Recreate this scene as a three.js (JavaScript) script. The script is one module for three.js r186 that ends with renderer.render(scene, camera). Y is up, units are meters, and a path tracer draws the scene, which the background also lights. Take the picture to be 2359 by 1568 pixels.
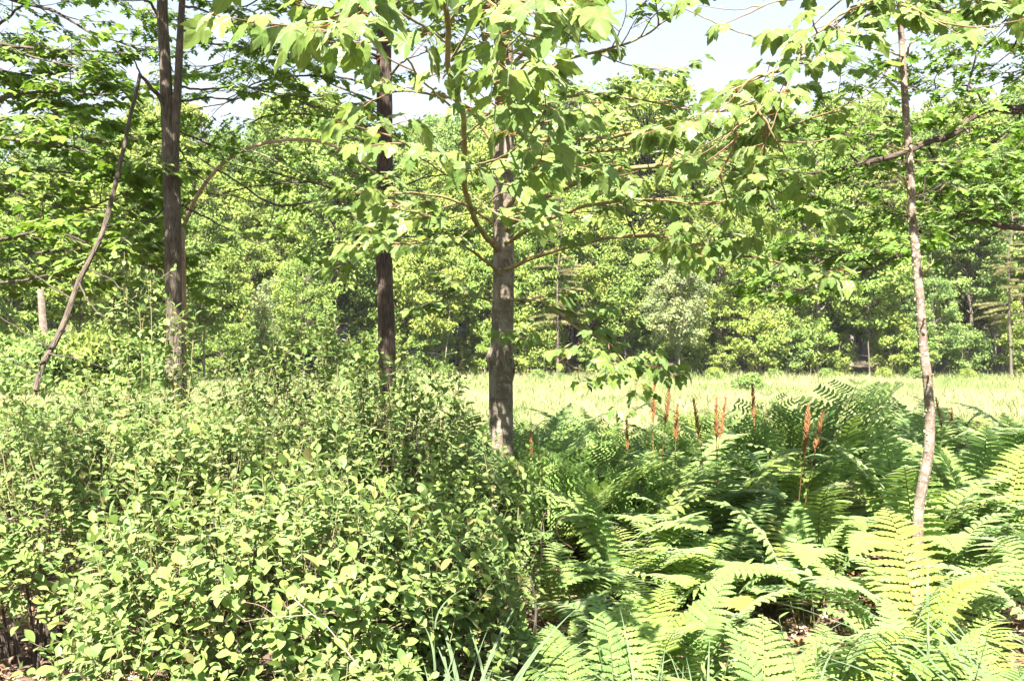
import * as THREE from 'three';

// ---------------------------------------------------------------- camera, sky, sun, exposure
const scene = new THREE.Scene();
const camera = new THREE.PerspectiveCamera(42, 1024 / 680, 0.1, 900);
camera.position.set(0, 1.65, 0);
camera.rotation.x = 0.0235;
camera.updateMatrixWorld(true);
const EXPOSURE = 8.4;
const SUN_TO = new THREE.Vector3(-0.14, 0.78, 0.6).normalize();
const sun = new THREE.DirectionalLight(new THREE.Color(1, 0.93, 0.8), 5);
sun.name = 'sun';
sun.position.copy(SUN_TO).multiplyScalar(60);
sun.castShadow = true;
sun.shadow.radius = 1;
sun.shadow.mapSize.set(4096, 4096);
Object.assign(sun.shadow.camera, { left: -60, right: 60, top: 60, bottom: -60, near: 1, far: 200 });
scene.add(sun, sun.target);
{
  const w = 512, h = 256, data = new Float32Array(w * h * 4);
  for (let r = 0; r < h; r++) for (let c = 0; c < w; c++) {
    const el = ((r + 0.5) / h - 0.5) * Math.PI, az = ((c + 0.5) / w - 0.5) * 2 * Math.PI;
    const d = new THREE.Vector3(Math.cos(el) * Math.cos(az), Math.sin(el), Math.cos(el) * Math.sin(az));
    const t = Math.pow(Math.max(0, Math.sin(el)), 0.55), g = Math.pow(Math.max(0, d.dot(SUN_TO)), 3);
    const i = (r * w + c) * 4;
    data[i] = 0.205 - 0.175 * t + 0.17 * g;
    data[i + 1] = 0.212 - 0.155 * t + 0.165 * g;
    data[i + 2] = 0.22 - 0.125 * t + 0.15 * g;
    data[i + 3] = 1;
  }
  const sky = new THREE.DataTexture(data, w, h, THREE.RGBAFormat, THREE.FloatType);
  sky.mapping = THREE.EquirectangularReflectionMapping;
  sky.magFilter = THREE.LinearFilter;
  sky.needsUpdate = true;
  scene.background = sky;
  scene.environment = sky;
  scene.fog = new THREE.FogExp2(new THREE.Color(0.92, 0.96, 1.0), 0.00013);
}
const renderer = new THREE.WebGLRenderer({ antialias: true });
renderer.toneMapping = THREE.LinearToneMapping;
renderer.toneMappingExposure = EXPOSURE;
renderer.shadowMap.enabled = true;

// ---------------------------------------------------------------- numbers and helpers
const V = (x, y, z) => new THREE.Vector3(x, y, z), UPV = V(0, 1, 0);
const rng = (seed) => { let a = seed >>> 0; return () => { a = (a + 0x6d2b79f5) | 0; let t = Math.imul(a ^ (a >>> 15), 1 | a); t = (t + Math.imul(t ^ (t >>> 7), 61 | t)) ^ t; return ((t ^ (t >>> 14)) >>> 0) / 4294967296; }; };
const lerp = (a, b, t) => a + (b - a) * t, clamp = (x, a = 0, b = 1) => Math.min(b, Math.max(a, x));
const FPX = 784 / Math.tan((21 * Math.PI) / 180);      // the photograph measured on a 2359 x 1568 grid
const at = (px, py, d) => V(((px - 1179.5) / FPX) * d, (-(py - 784) / FPX) * d, -d).applyQuaternion(camera.quaternion).add(camera.position);
const gx = (px, d) => ((px - 1179.5) / FPX) * d;
const hash3 = (x, y, z) => { let h = Math.imul(x | 0, 374761393) ^ Math.imul(y | 0, 668265263) ^ Math.imul(z | 0, 2147483647 ^ 0x1b873593); h = Math.imul(h ^ (h >>> 13), 1274126177); return ((h ^ (h >>> 16)) >>> 0) / 4294967296; };
function noise3(x, y, z, wx = 0, wy = 0) {             // value noise, periodic in x and y when wx, wy are given
  const xi = Math.floor(x), yi = Math.floor(y), zi = Math.floor(z), s = (t) => t * t * (3 - 2 * t);
  const fx = s(x - xi), fy = s(y - yi), fz = s(z - zi), mx = (i) => (wx ? ((i % wx) + wx) % wx : i), my = (i) => (wy ? ((i % wy) + wy) % wy : i);
  const c = (a, b, d) => hash3(mx(xi + a), my(yi + b), zi + d);
  return lerp(lerp(lerp(c(0, 0, 0), c(1, 0, 0), fx), lerp(c(0, 1, 0), c(1, 1, 0), fx), fy), lerp(lerp(c(0, 0, 1), c(1, 0, 1), fx), lerp(c(0, 1, 1), c(1, 1, 1), fx), fy), fz);
}
const fbm = (x, y, z, o = 4) => { let s = 0, a = 0.5; for (let i = 0; i < o; i++) { s += a * noise3(x, y, z); x *= 2.03; y *= 2.03; z *= 2.03; a *= 0.5; } return s; };
const taken = new Map();
function numbered(name) { const n = taken.get(name) ?? 0; taken.set(name, n + 1); return n ? `${name}_${String(n).padStart(3, '0')}` : name; }
function tag(o, label, category, group, kind) {
  if (label) o.userData.label = label;
  if (category) o.userData.category = category;
  if (group) o.userData.group = group;
  if (kind) o.userData.kind = kind;
  return o;
}
function thing(name, label, category, pos, group) {
  const o = new THREE.Group();
  o.name = numbered(name);
  o.position.copy(pos);
  scene.add(o);
  return tag(o, label, category, group);
}
function mesh(name, geometry, material, parent) {
  const m = new THREE.Mesh(geometry, material);
  m.name = numbered(name);
  m.castShadow = m.receiveShadow = true;
  parent.add(m);
  return m;
}
function instanced(name, geometry, material, list, parent) {     // list of { m: Matrix4, c: Color }
  const im = new THREE.InstancedMesh(geometry, material, list.length);
  list.forEach((e, i) => { im.setMatrixAt(i, e.m); if (e.c) im.setColorAt(i, e.c); });
  im.name = numbered(name);
  im.castShadow = im.receiveShadow = true;
  im.userData.kind = 'stuff';
  parent.add(im);
  return im;
}
class GB {                                              // collects triangles; build() gives one BufferGeometry
  constructor() { this.p = []; this.uv = []; this.i = []; this.c = []; }
  get n() { return this.p.length / 3; }
  v(x, y, z, u = 0, w = 0) { this.p.push(x, y, z); this.uv.push(u, w); return this.n - 1; }
  t(a, b, c) { this.i.push(a, b, c); }
  q(a, b, c, d) { this.i.push(a, b, c, a, c, d); }
  build() {
    const g = new THREE.BufferGeometry();
    g.setAttribute('position', new THREE.BufferAttribute(new Float32Array(this.p), 3));
    g.setAttribute('uv', new THREE.BufferAttribute(new Float32Array(this.uv), 2));
    if (this.c.length) g.setAttribute('color', new THREE.BufferAttribute(new Float32Array(this.c), 3));
    g.setIndex(this.i);
    g.computeVertexNormals();
    return g;
  }
  tube(pts, radius, sides = 6, { repeat = 1, wobble = 0, seed = 0, ridge = 0, vscale = 1, cap = true } = {}) {
    const n = pts.length, T = pts.map((_, k) => pts[Math.min(n - 1, k + 1)].clone().sub(pts[Math.max(0, k - 1)]).normalize());
    let N = Math.abs(T[0].y) > 0.9 ? V(1, 0, 0) : V(0, 1, 0), len = 0;
    const start = this.n;
    for (let k = 0; k < n; k++) {
      N = N.clone().addScaledVector(T[k], -N.dot(T[k])).normalize();
      const B = T[k].clone().cross(N), r0 = typeof radius === 'function' ? radius(k / (n - 1), k) : lerp(radius[0], radius[1], k / (n - 1));
      if (k) len += pts[k].distanceTo(pts[k - 1]);
      for (let s = 0; s <= sides; s++) {
        const a = (s / sides) * Math.PI * 2, ca = Math.cos(a), sa = Math.sin(a);
        let r = r0;
        if (wobble) r *= 1 + wobble * (fbm(ca * 1.1 + seed, len * 5, sa * 1.1, 3) - 0.45) * 2;
        if (ridge) r *= 1 + ridge * (noise3(ca * 5 + seed, len * 6, sa * 5) - 0.5);
        this.v(pts[k].x + (N.x * ca + B.x * sa) * r, pts[k].y + (N.y * ca + B.y * sa) * r, pts[k].z + (N.z * ca + B.z * sa) * r, (s / sides) * repeat, len * vscale);
      }
    }
    for (let k = 0; k < n - 1; k++) for (let s = 0; s < sides; s++) {
      const a = start + k * (sides + 1) + s, b = a + sides + 1;
      this.q(a, b, b + 1, a + 1);
    }
    if (cap) {
      const c = this.v(pts[n - 1].x, pts[n - 1].y, pts[n - 1].z, 0.5, len), e = start + (n - 1) * (sides + 1);
      for (let s = 0; s < sides; s++) this.t(e + s, c, e + s + 1);
    }
  }
}
const smooth = (pts, n) => new THREE.CatmullRomCurve3(pts, false, 'centripetal').getPoints(n);
function tex(w, h, f, srgb = true) {                     // f(u, v) -> [r, g, b] linear albedo or a height
  const data = new Uint8Array(w * h * 4), enc = (x) => 255 * clamp(srgb ? (x <= 0.0031308 ? 12.92 * x : 1.055 * Math.pow(x, 1 / 2.4) - 0.055) : x);
  for (let y = 0; y < h; y++) for (let x = 0; x < w; x++) {
    const c = f((x + 0.5) / w, (y + 0.5) / h), i = (y * w + x) * 4, a = Array.isArray(c) ? c : [c, c, c];
    data[i] = enc(a[0]); data[i + 1] = enc(a[1]); data[i + 2] = enc(a[2]); data[i + 3] = 255;
  }
  const t = new THREE.DataTexture(data, w, h);
  t.wrapS = t.wrapT = THREE.RepeatWrapping;
  t.magFilter = THREE.LinearFilter;
  if (srgb) t.colorSpace = THREE.SRGBColorSpace;
  t.needsUpdate = true;
  return t;
}
const pn = (u, v, fx, fy, z = 0) => noise3(u * fx, v * fy, z, fx, fy);
const mixc = (a, b, t) => [lerp(a[0], b[0], t), lerp(a[1], b[1], t), lerp(a[2], b[2], t)];

// ---------------------------------------------------------------- bark and wood
function bark(base, dark, pale, kind, bump) {
  const H = (u, v) => {
    if (kind === 'ridged') {
      const w = (pn(u, v, 6, 5, 3) - 0.5) * 0.09, r = Math.abs(pn(u + w, v, 22, 7, 1) * 2 - 1), q = Math.abs(pn(u + w, v, 44, 18, 2) * 2 - 1);
      return clamp(0.75 * Math.min(1, r * 1.8) + 0.25 * q);
    }
    const line = pn(u, v, 7, 70, 1), spot = pn(u, v, 30, 40, 4);   // smooth bark: lenticel rows, patches
    return clamp(0.5 + 0.45 * (line - 0.5) + 0.4 * (spot - 0.5));
  };
  const map = tex(256, 512, (u, v) => {
    const h = H(u, v), patch = pn(u, v, 4, 6, 8) * 0.6 + pn(u, v, 9, 14, 9) * 0.4, fine = pn(u, v, 90, 120, 5);
    let c = mixc(dark, base, clamp(h * 1.25));
    c = mixc(c, pale, clamp((patch - 0.5) * 3.2) * (kind === 'ridged' ? 0.5 : 0.8));
    if (kind === 'smooth' && pn(u, v, 22, 34, 12) > 0.8) c = mixc(c, pale, 0.75);
    return c.map((x) => x * (0.8 + 0.4 * fine));
  });
  return new THREE.MeshStandardMaterial({ name: 'bark', map, bumpMap: tex(256, 512, H, false), bumpScale: bump, roughness: 0.92 });
}
const M = {
  darkBark: bark([0.06, 0.038, 0.028], [0.016, 0.01, 0.008], [0.1, 0.07, 0.055], 'ridged', 0.012),
  brownBark: bark([0.082, 0.062, 0.047], [0.028, 0.02, 0.015], [0.12, 0.097, 0.077], 'ridged', 0.008),
  greyBark: bark([0.105, 0.085, 0.064], [0.05, 0.038, 0.027], [0.18, 0.158, 0.13], 'smooth', 0.004),
  paleBark: bark([0.115, 0.085, 0.068], [0.062, 0.044, 0.034], [0.2, 0.17, 0.138], 'smooth', 0.003),
  mossBark: bark([0.16, 0.115, 0.04], [0.08, 0.055, 0.02], [0.2, 0.17, 0.08], 'smooth', 0.002),
  twig: new THREE.MeshStandardMaterial({ name: 'twig', color: new THREE.Color().setRGB(0.06, 0.042, 0.028), roughness: 0.85 }),
  redTwig: new THREE.MeshStandardMaterial({ name: 'red_twig', color: new THREE.Color().setRGB(0.12, 0.07, 0.042), roughness: 0.8 }),
  deadTwig: new THREE.MeshStandardMaterial({ name: 'dead_twig', color: new THREE.Color().setRGB(0.19, 0.13, 0.105), roughness: 0.9 }),
  farBark: new THREE.MeshStandardMaterial({ name: 'far_bark', color: new THREE.Color().setRGB(0.075, 0.06, 0.048), roughness: 0.95 }),
  farPaleBark: new THREE.MeshStandardMaterial({ name: 'far_pale_bark', color: new THREE.Color().setRGB(0.14, 0.118, 0.098), roughness: 0.95 }),
  greenTwig: new THREE.MeshStandardMaterial({ name: 'green_twig', color: new THREE.Color().setRGB(0.11, 0.1, 0.04), roughness: 0.8 }),
  orangeBark: bark([0.27, 0.18, 0.115], [0.17, 0.1, 0.06], [0.36, 0.29, 0.22], 'smooth', 0.002),
  lichen: new THREE.MeshStandardMaterial({ name: 'lichen', color: new THREE.Color().setRGB(0.5, 0.46, 0.3), roughness: 0.95 }),
};

// ---------------------------------------------------------------- leaves
const leafMat = (name, r, g, b, o = {}) => new THREE.MeshPhysicalMaterial({ name, color: new THREE.Color().setRGB(r, g, b), side: THREE.DoubleSide, roughness: 0.95, transmission: 0.46, thickness: 0, ior: 1.3, specularIntensity: 0.35, clearcoat: 0.18, clearcoatRoughness: 0.4, ...o });
// uv: blade in u 0.1..1, petiole at u = 0.03
function leafTexture(col, vein, stalk, lobes) {
  return tex(128, 128, (u, v) => {
    if (u < 0.07) return stalk;
    const x = (u - 0.1) / 0.9 - 0.5, y = v, blot = 0.86 + 0.28 * noise3(u * 9, v * 9, lobes) * (0.6 + 0.8 * noise3(u * 30, v * 30, 3));
    let d = Math.abs(x) / 0.02;
    if (lobes === 3) { const ax = Math.abs(x); d = Math.min(d, Math.abs(ax * 0.75 - (y - 0.12) * 0.62) / 0.02, Math.abs(ax * 0.3 - (y - 0.1) * 0.95) / 0.016); }
    else { const k = (y * 7 - Math.abs(x) * 5) % 1; d = Math.min(d, Math.abs(((k + 1) % 1) - 0.5) / 0.1 + 0.35); }
    return mixc(vein, col.map((c) => c * blot), clamp(d * 0.8));
  });
}
// a leaf outlined by its right half, drawn as two rings about its centre; fold and droop bend it
function lobedLeaf(half, cy, { fold = 0.12, droop = 0.18, wave = 0.03, petiole = 0.5, seed = 1, width = 1 }) {
  const g = new GB(), pts = [...half, ...half.slice(1, -1).reverse().map(([x, y]) => [-x, y])];
  const z = (x, y) => fold * Math.abs(x) - droop * (y * y + 0.7 * x * x) + wave * Math.sin(x * 14 + seed) * Math.cos(y * 11 + seed * 2);
  const put = (x, y) => g.v(x * width, y, z(x, y), 0.55 + clamp(x, -0.5, 0.5) * 0.88, clamp(y, 0.01, 0.99));
  const c = put(0, cy), r1 = pts.map(([x, y]) => put(x * 0.5, lerp(cy, y, 0.5))), r2 = pts.map(([x, y]) => put(x, y));
  const n = pts.length;
  for (let k = 0; k < n; k++) { const m = (k + 1) % n; g.t(c, r1[m], r1[k]); g.q(r1[k], r1[m], r2[m], r2[k]); }
  if (petiole) stalkOn(g, petiole, 0.013, z(0, 0));
  return g.build();
}
function stalkOn(g, L, r, z0) {
  const a = [], b = [];
  for (let s = 0; s < 3; s++) {
    const q = (s / 3) * Math.PI * 2;
    a.push(g.v(Math.cos(q) * r, 0, z0 + Math.sin(q) * r, 0.03, 0.1));
    b.push(g.v(Math.cos(q) * r * 1.2, -0.77 * L, z0 - 0.64 * L + Math.sin(q) * r, 0.03, 0.9));
  }
  for (let s = 0; s < 3; s++) { const t = (s + 1) % 3; g.q(a[s], b[s], b[t], a[t]); }
}
const MAPLE = [[0, 0.02], [0.14, -0.06], [0.32, -0.01], [0.43, 0.11], [0.37, 0.19], [0.44, 0.28], [0.45, 0.38], [0.56, 0.58], [0.42, 0.54], [0.38, 0.6], [0.25, 0.55], [0.29, 0.67], [0.22, 0.75], [0.17, 0.88], [0, 1.06]];
const MAPLE2 = [[0, 0.02], [0.13, -0.05], [0.3, 0.02], [0.4, 0.13], [0.39, 0.26], [0.48, 0.36], [0.5, 0.5], [0.55, 0.7], [0.41, 0.6], [0.35, 0.67], [0.23, 0.58], [0.26, 0.7], [0.18, 0.82], [0.12, 0.94], [0, 1.08]];
const OAK = [[0, 0.0], [0.06, 0.06], [0.08, 0.16], [0.27, 0.2], [0.22, 0.27], [0.09, 0.32], [0.12, 0.42], [0.38, 0.5], [0.44, 0.6], [0.3, 0.6], [0.11, 0.6], [0.14, 0.68], [0.3, 0.8], [0.2, 0.82], [0.1, 0.82], [0.08, 0.93], [0, 1.04]];
const mapleGeo = [
  lobedLeaf(MAPLE, 0.3, { fold: 0.1, droop: 0.12, seed: 1 }), lobedLeaf(MAPLE2, 0.32, { fold: 0.05, droop: 0.22, wave: 0.04, seed: 2 }),
  lobedLeaf(MAPLE, 0.3, { fold: 0.2, droop: 0.26, wave: 0.045, seed: 3, width: 0.95 }), lobedLeaf(MAPLE2, 0.32, { fold: -0.04, droop: 0.1, wave: 0.05, seed: 4, width: 1.02 }),
];
const oakGeo = [lobedLeaf(OAK, 0.45, { fold: 0.1, droop: 0.14, petiole: 0.25, seed: 5 }), lobedLeaf(OAK, 0.45, { fold: 0.2, droop: 0.28, petiole: 0.25, seed: 6, width: 0.9 })];
// a plain pointed leaf: rows across the midrib, folded and curled
function ovalLeaf(w, { rows = 6, fold = 0.25, curl = 0.25, petiole = 0.12, peak = 0.5, seed = 0 } = {}) {
  const g = new GB(), at_ = [];
  for (let k = 0; k <= rows; k++) {
    const t = k / rows, x = w * Math.pow(Math.sin(Math.PI * Math.pow(t, Math.log(0.5) / Math.log(peak))), 0.8) * (t > 0.8 ? 1 - (t - 0.8) * 1.4 : 1), z = -curl * t * t;
    const e = z + fold * x + 0.012 * Math.sin(t * 9 + seed);
    at_.push([g.v(-x, t, e, 0.1, t), g.v(0, t, z, 0.55, t), g.v(x, t, e, 1, t)]);
  }
  for (let k = 0; k < rows; k++) { const a = at_[k], b = at_[k + 1]; g.q(a[0], a[1], b[1], b[0]); g.q(a[1], a[2], b[2], b[1]); }
  if (petiole) stalkOn(g, petiole, 0.014, 0);
  return g.build();
}
const shrubGeo = [ovalLeaf(0.29, { fold: 0.3, curl: 0.14, peak: 0.55 }), ovalLeaf(0.26, { fold: 0.45, curl: 0.3, peak: 0.52, seed: 2 }), ovalLeaf(0.33, { fold: 0.15, curl: 0.2, peak: 0.58, seed: 4 })];
const mapleTex = leafTexture([0.134, 0.2, 0.048], [0.19, 0.24, 0.08], [0.4, 0.13, 0.05], 3);
const oakTex = leafTexture([0.095, 0.175, 0.017], [0.12, 0.19, 0.035], [0.16, 0.16, 0.05], 1);
const shrubTex = leafTexture([0.14, 0.21, 0.058], [0.19, 0.24, 0.085], [0.2, 0.2, 0.05], 1);
const TONES = [[1, 1, 1], [0.82, 0.88, 0.8], [1.14, 1.1, 0.9], [0.92, 1.02, 1.1], [1.22, 1.2, 1.05]];
const toned = (name, map, o) => TONES.map((t) => leafMat(name, ...t, { map, ...o }));
const mapleMats = toned('maple_leaf', mapleTex, { clearcoat: 0.5, clearcoatRoughness: 0.32, transmission: 0.6 });
const oakMats = toned('oak_leaf', oakTex, { transmission: 0.5 });
const greenMapleMats = toned('green_maple_leaf', leafTexture([0.108, 0.188, 0.019], [0.14, 0.2, 0.045], [0.25, 0.12, 0.05], 3), { transmission: 0.5 });
const shrubMats = toned('shrub_leaf', shrubTex, { clearcoat: 0.34, clearcoatRoughness: 0.45 });
shrubMats.push(leafMat('young_leaf', 1.3, 0.84, 1.1, { map: shrubTex }));

// ---------------------------------------------------------------- a plant that collects wood and leaves
const eye = camera.position, frustum = new THREE.Matrix4().multiplyMatrices(camera.projectionMatrix, camera.matrixWorldInverse);
function seenSize(p, size) {                              // projected size, 0 outside the frame
  const q = p.clone().applyMatrix4(frustum);
  return q.z < -1 || q.z > 1 || Math.abs(q.x) > 1.01 || Math.abs(q.y) > 1.01 ? 0 : size / p.distanceTo(eye);
}
class Plant {
  constructor(name, label, category, base, group, seed) {
    this.root = thing(name, label, category, base, group);
    this.base = base; this.R = rng(seed); this.limbs = new GB(); this.twigs = new GB(); this.leaves = []; this.pairs = [];
  }
  L(p) { return p.clone().sub(this.base); }
  leaf(node, b, n, size, petiole, tone) {
    b = b.clone().normalize();
    n = n.clone().addScaledVector(b, -n.dot(b));
    if (n.lengthSq() < 1e-4) return;
    n.normalize();
    const x = b.clone().cross(n), o = node.clone().addScaledVector(b, 0.77 * petiole * size).addScaledVector(n, 0.64 * petiole * size);
    this.leaves.push({ o, x, b, n, size, tone });
  }
  finish({ limbMat, twigMat, geos, mats, parts = 300, bulkTone = 1 }) {
    const R = this.R;
    if (this.limbs.n) mesh('branches', this.limbs.build(), limbMat, this.root);
    if (this.twigs.n) mesh('twigs', this.twigs.build(), twigMat, this.root);
    for (const [wood, twigs] of this.pairs) { const b = mesh('branch', wood.build(), limbMat, this.root); if (twigs.n) mesh('twigs', twigs.build(), twigMat, b); }
    for (const l of this.leaves) l.seen = seenSize(l.o, l.size);
    const order = this.leaves.map((l, i) => i).sort((a, b) => this.leaves[b].seen - this.leaves[a].seen || a - b);
    const bulk = [], mtx = (l, wx, wz) => new THREE.Matrix4().makeBasis(l.x.clone().multiplyScalar(l.size * wx), l.b.clone().multiplyScalar(l.size), l.n.clone().multiplyScalar(l.size * wz)).setPosition(l.o.clone().sub(this.base));
    order.forEach((i, k) => {
      const l = this.leaves[i], tone = l.tone ?? Math.floor(R() * 5);
      if (k < parts && l.seen > 0) {
        const m = new THREE.Mesh(geos[Math.floor(R() * geos.length)], mats[tone]);
        m.name = 'leaf';
        m.castShadow = m.receiveShadow = true;
        m.applyMatrix4(mtx(l, 1, 1));
        this.root.add(m);
      } else {
        const c = mats[tone].color, f = 0.9 + 0.2 * R();
        bulk.push({ m: mtx(l, 0.85 + 0.3 * R(), 0.5 + R()), c: new THREE.Color().setRGB(c.r * f, c.g * f, c.b * f) });
      }
    });
    if (bulk.length) instanced('foliage', geos[0], mats[0], bulk, this.root);
  }
}
// a leafy spray: a twig with side twigs and paired (maple) or alternate (oak) leaves
function spray(P, start, dir, len, r, level, S) {
  const R = P.R, n = Math.max(4, Math.ceil(len / S.node)), pts = [start.clone()], d = dir.clone().normalize();
  for (let k = 1; k <= n; k++) {
    d.x += (R() - 0.5) * S.kink; d.y += (R() - 0.5) * S.kink * 0.7 + S.rise / n; d.z += (R() - 0.5) * S.kink;
    d.normalize();
    pts.push(pts[k - 1].clone().addScaledVector(d, len / n));
  }
  P.twigs.tube(pts.map((p) => P.L(p)), [r, Math.max(0.0011, r * 0.35)], level ? 4 : 3, { cap: false });
  const flat = V(R() - 0.5, 3, R() - 0.5).normalize();
  for (let k = 1; k <= n; k++) {
    const t = k / n;
    if (t < S.bare) continue;
    const T = pts[k].clone().sub(pts[k - 1]).normalize(), side = T.clone().cross(flat).normalize();
    if (level > 0 && R() < S.fork) {
      const s = R() < 0.5 ? 1 : -1;
      spray(P, pts[k], T.clone().multiplyScalar(0.75).addScaledVector(side, s * (0.6 + 0.5 * R())).addScaledVector(UPV, (R() - 0.4) * 0.4), len * (0.35 + 0.35 * R()) * (1.1 - 0.5 * t), r * 0.6, level - 1, S);
    }
    if (R() > S.dense * (k === n ? 9 : level ? 0.6 : 1)) continue;
    const sides = k === n ? [-1, 0, 1] : S.paired ? [-1, 1] : [R() < 0.5 ? -1 : 1];
    for (const s of sides) {
      if (R() < 0.12) continue;
      const out = T.clone().multiplyScalar(k === n && !s ? 1 : 0.55).addScaledVector(side, s * (0.7 + 0.4 * R()));
      out.y = out.y * 0.4; out.normalize();
      const dr = S.droop * (0.35 + 1.1 * R()), b = out.clone().multiplyScalar(Math.cos(dr)).addScaledVector(UPV, -Math.sin(dr));
      const nn = out.clone().multiplyScalar(Math.sin(dr)).addScaledVector(UPV, Math.cos(dr)).addScaledVector(side, (R() - 0.5) * S.tilt).addScaledVector(T, (R() - 0.5) * S.tilt);
      P.leaf(pts[k], b, nn, S.size * (0.5 + 0.65 * R()), S.petiole);
    }
  }
}
const SPRAY = { node: 0.065, kink: 0.28, rise: 0.25, bare: 0.25, fork: 0.28, dense: 0.8, paired: true, droop: 0.75, tilt: 0.7, size: 0.1, petiole: 0.5, every: 0.22, twig: 0.5, level: 1, from: 0.15 };
// a limb through given points, with sprays along it
function limb(P, raw, r0, r1, opts = {}) {
  const S = { ...SPRAY, ...opts }, R = P.R, pts = smooth(raw.map((p, k) => (k && k < raw.length - 1 ? p.clone().add(V((R() - 0.5) * 0.07, (R() - 0.5) * 0.1, (R() - 0.5) * 0.07)) : p)), Math.max(16, raw.length * 7));
  if (r0 > 0.004) pts.forEach((p, k) => { if (k && k < pts.length - 1) { p.y += 0.035 * (fbm(k * 0.55, r0 * 900, raw[0].x * 7, 2) - 0.4); p.x += 0.03 * (fbm(k * 0.5, 7 + r0 * 900, raw[0].z * 5, 2) - 0.4); } });
  const wood = new GB(), kept = P.twigs;
  P.twigs = new GB();
  wood.tube(pts.map((p) => P.L(p)), (t) => lerp(r0, r1, Math.pow(t, 0.8)), r0 > 0.02 ? 9 : 6, { repeat: 1, wobble: 0.12, seed: R() * 50, vscale: 1.2 });
  let len = 0, next = 0;
  const total = pts.reduce((s, p, k) => (k ? s + p.distanceTo(pts[k - 1]) : 0), 0);
  for (let k = 1; k < pts.length; k++) {
    const seg = pts[k].distanceTo(pts[k - 1]);
    len += seg;
    if (S.naked || len / total < S.from) continue;
    if (next < S.from * total) next = S.from * total;
    while (len >= next) {
      next += S.every * (0.6 + 0.8 * R());
      const T = pts[k].clone().sub(pts[k - 1]).normalize(), side = T.clone().cross(UPV).normalize().multiplyScalar(R() < 0.5 ? 1 : -1);
      const d = T.clone().multiplyScalar(0.5 + 0.5 * R()).addScaledVector(side, 0.5 + 0.7 * R()).addScaledVector(UPV, (R() - 0.5) * 0.9 + (S.lift ?? 0));
      spray(P, pts[k], d, S.twig * (0.5 + 0.8 * R()), Math.min(0.006, r1 + 0.002), S.level, S);
    }
  }
  if (!S.naked && !S.blunt) spray(P, pts[pts.length - 1], pts[pts.length - 1].clone().sub(pts[pts.length - 3]), S.twig, Math.min(0.006, r1), S.level, S);
  P.pairs.push([wood, P.twigs]);
  P.twigs = kept;
  return pts;
}
function trunkMesh(P, raw, radii, mat, o = {}) {
  const pts = smooth(raw, 120), g = new GB();
  g.tube(pts.map((p) => P.L(p)), (t) => { const x = t * (radii.length - 1), k = Math.min(radii.length - 2, Math.floor(x)); return lerp(radii[k], radii[k + 1], x - k); }, 26, { repeat: o.repeat ?? 2, wobble: o.wobble ?? 0.06, ridge: o.ridge ?? 0.03, seed: o.seed ?? 3, vscale: o.vscale ?? 1.1 });
  return mesh('trunk', g.build(), mat, P.root);
}

// ---------------------------------------------------------------- the ground and the meadow
{
  const g = new GB(), R = rng(11), xs = [], zs = [];
  for (let k = 0; k <= 90; k++) { const t = k / 45 - 1; xs.push(Math.sign(t) * (Math.abs(t) * 8 + Math.pow(Math.abs(t), 4) * 392)); }
  for (let k = 0; k <= 110; k++) { const t = k / 110; zs.push(12 - t * 40 - Math.pow(t, 4) * 372); }
  for (const z of zs) for (const x of xs) {
    const near = clamp((-z - 9) / 3), wood = clamp((-z - 70) / 4), n = fbm(x * 0.7, z * 0.7, 1), f = fbm(x * 5, z * 5, 7);
    g.v(x, 7 * clamp((-z - 84) / 60) * clamp((-z - 84) / 60) + 5 * clamp((-z - 78) / 40) + (fbm(x * 0.6, z * 0.6, 4) - 0.47) * 0.14 + (fbm(x * 3, z * 3, 5) - 0.47) * 0.03 * (1 - near), z, x, z);
    let c = mixc([0.05, 0.032, 0.022], [0.12, 0.075, 0.05], clamp(f * 1.6 - 0.3));
    c = mixc(c, mixc([0.10, 0.12, 0.04], [0.17, 0.17, 0.07], n), near);
    c = mixc(c, [0.045, 0.035, 0.02], wood);
    g.c.push(...c);
  }
  const w = xs.length;
  for (let r = 0; r < zs.length - 1; r++) for (let k = 0; k < w - 1; k++) { const a = r * w + k; g.q(a, a + 1, a + w + 1, a + w); }
  const soil = tex(256, 256, (u, v) => 0.6 + 0.55 * (0.5 * pn(u, v, 16, 16, 1) + 0.3 * pn(u, v, 48, 48, 2) + 0.3 * pn(u, v, 110, 110, 3)), false);
  soil.repeat.set(0.8, 0.8);
  const m = new THREE.MeshStandardMaterial({ name: 'soil', vertexColors: true, map: soil, bumpMap: soil, bumpScale: 0.03, roughness: 1 });
  m.side = THREE.DoubleSide;
  tag(mesh('ground', g.build(), m, scene), 'brown litter strewn ground running out under the bright meadow to the wood', null, null, 'structure');
}
const bladeMat = (n, r, g, b, t = 0.35) => leafMat(n, r, g, b, { transmission: t, clearcoat: 0.12, clearcoatRoughness: 0.5 });
function blade(g, p, dir, h, w, bend, seg = 3) {
  const side = V(-dir.z, 0, dir.x), rows = [];
  for (let k = 0; k <= seg; k++) {
    const t = k / seg, a = p.clone().addScaledVector(UPV, h * (t - 0.5 * bend * t * t)).addScaledVector(dir, h * bend * t * t), ww = w * (1 - Math.pow(t, 2.2)) * 0.5;
    rows.push(k === seg ? [g.v(a.x, a.y, a.z, 0.5, 1)] : [g.v(a.x - side.x * ww, a.y, a.z - side.z * ww, 0, t), g.v(a.x + side.x * ww, a.y, a.z + side.z * ww, 1, t)]);
  }
  for (let k = 0; k < seg; k++) { const a = rows[k], b = rows[k + 1]; if (b.length === 2) g.q(a[0], a[1], b[1], b[0]); else g.t(a[0], a[1], b[0]); }
}
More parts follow.
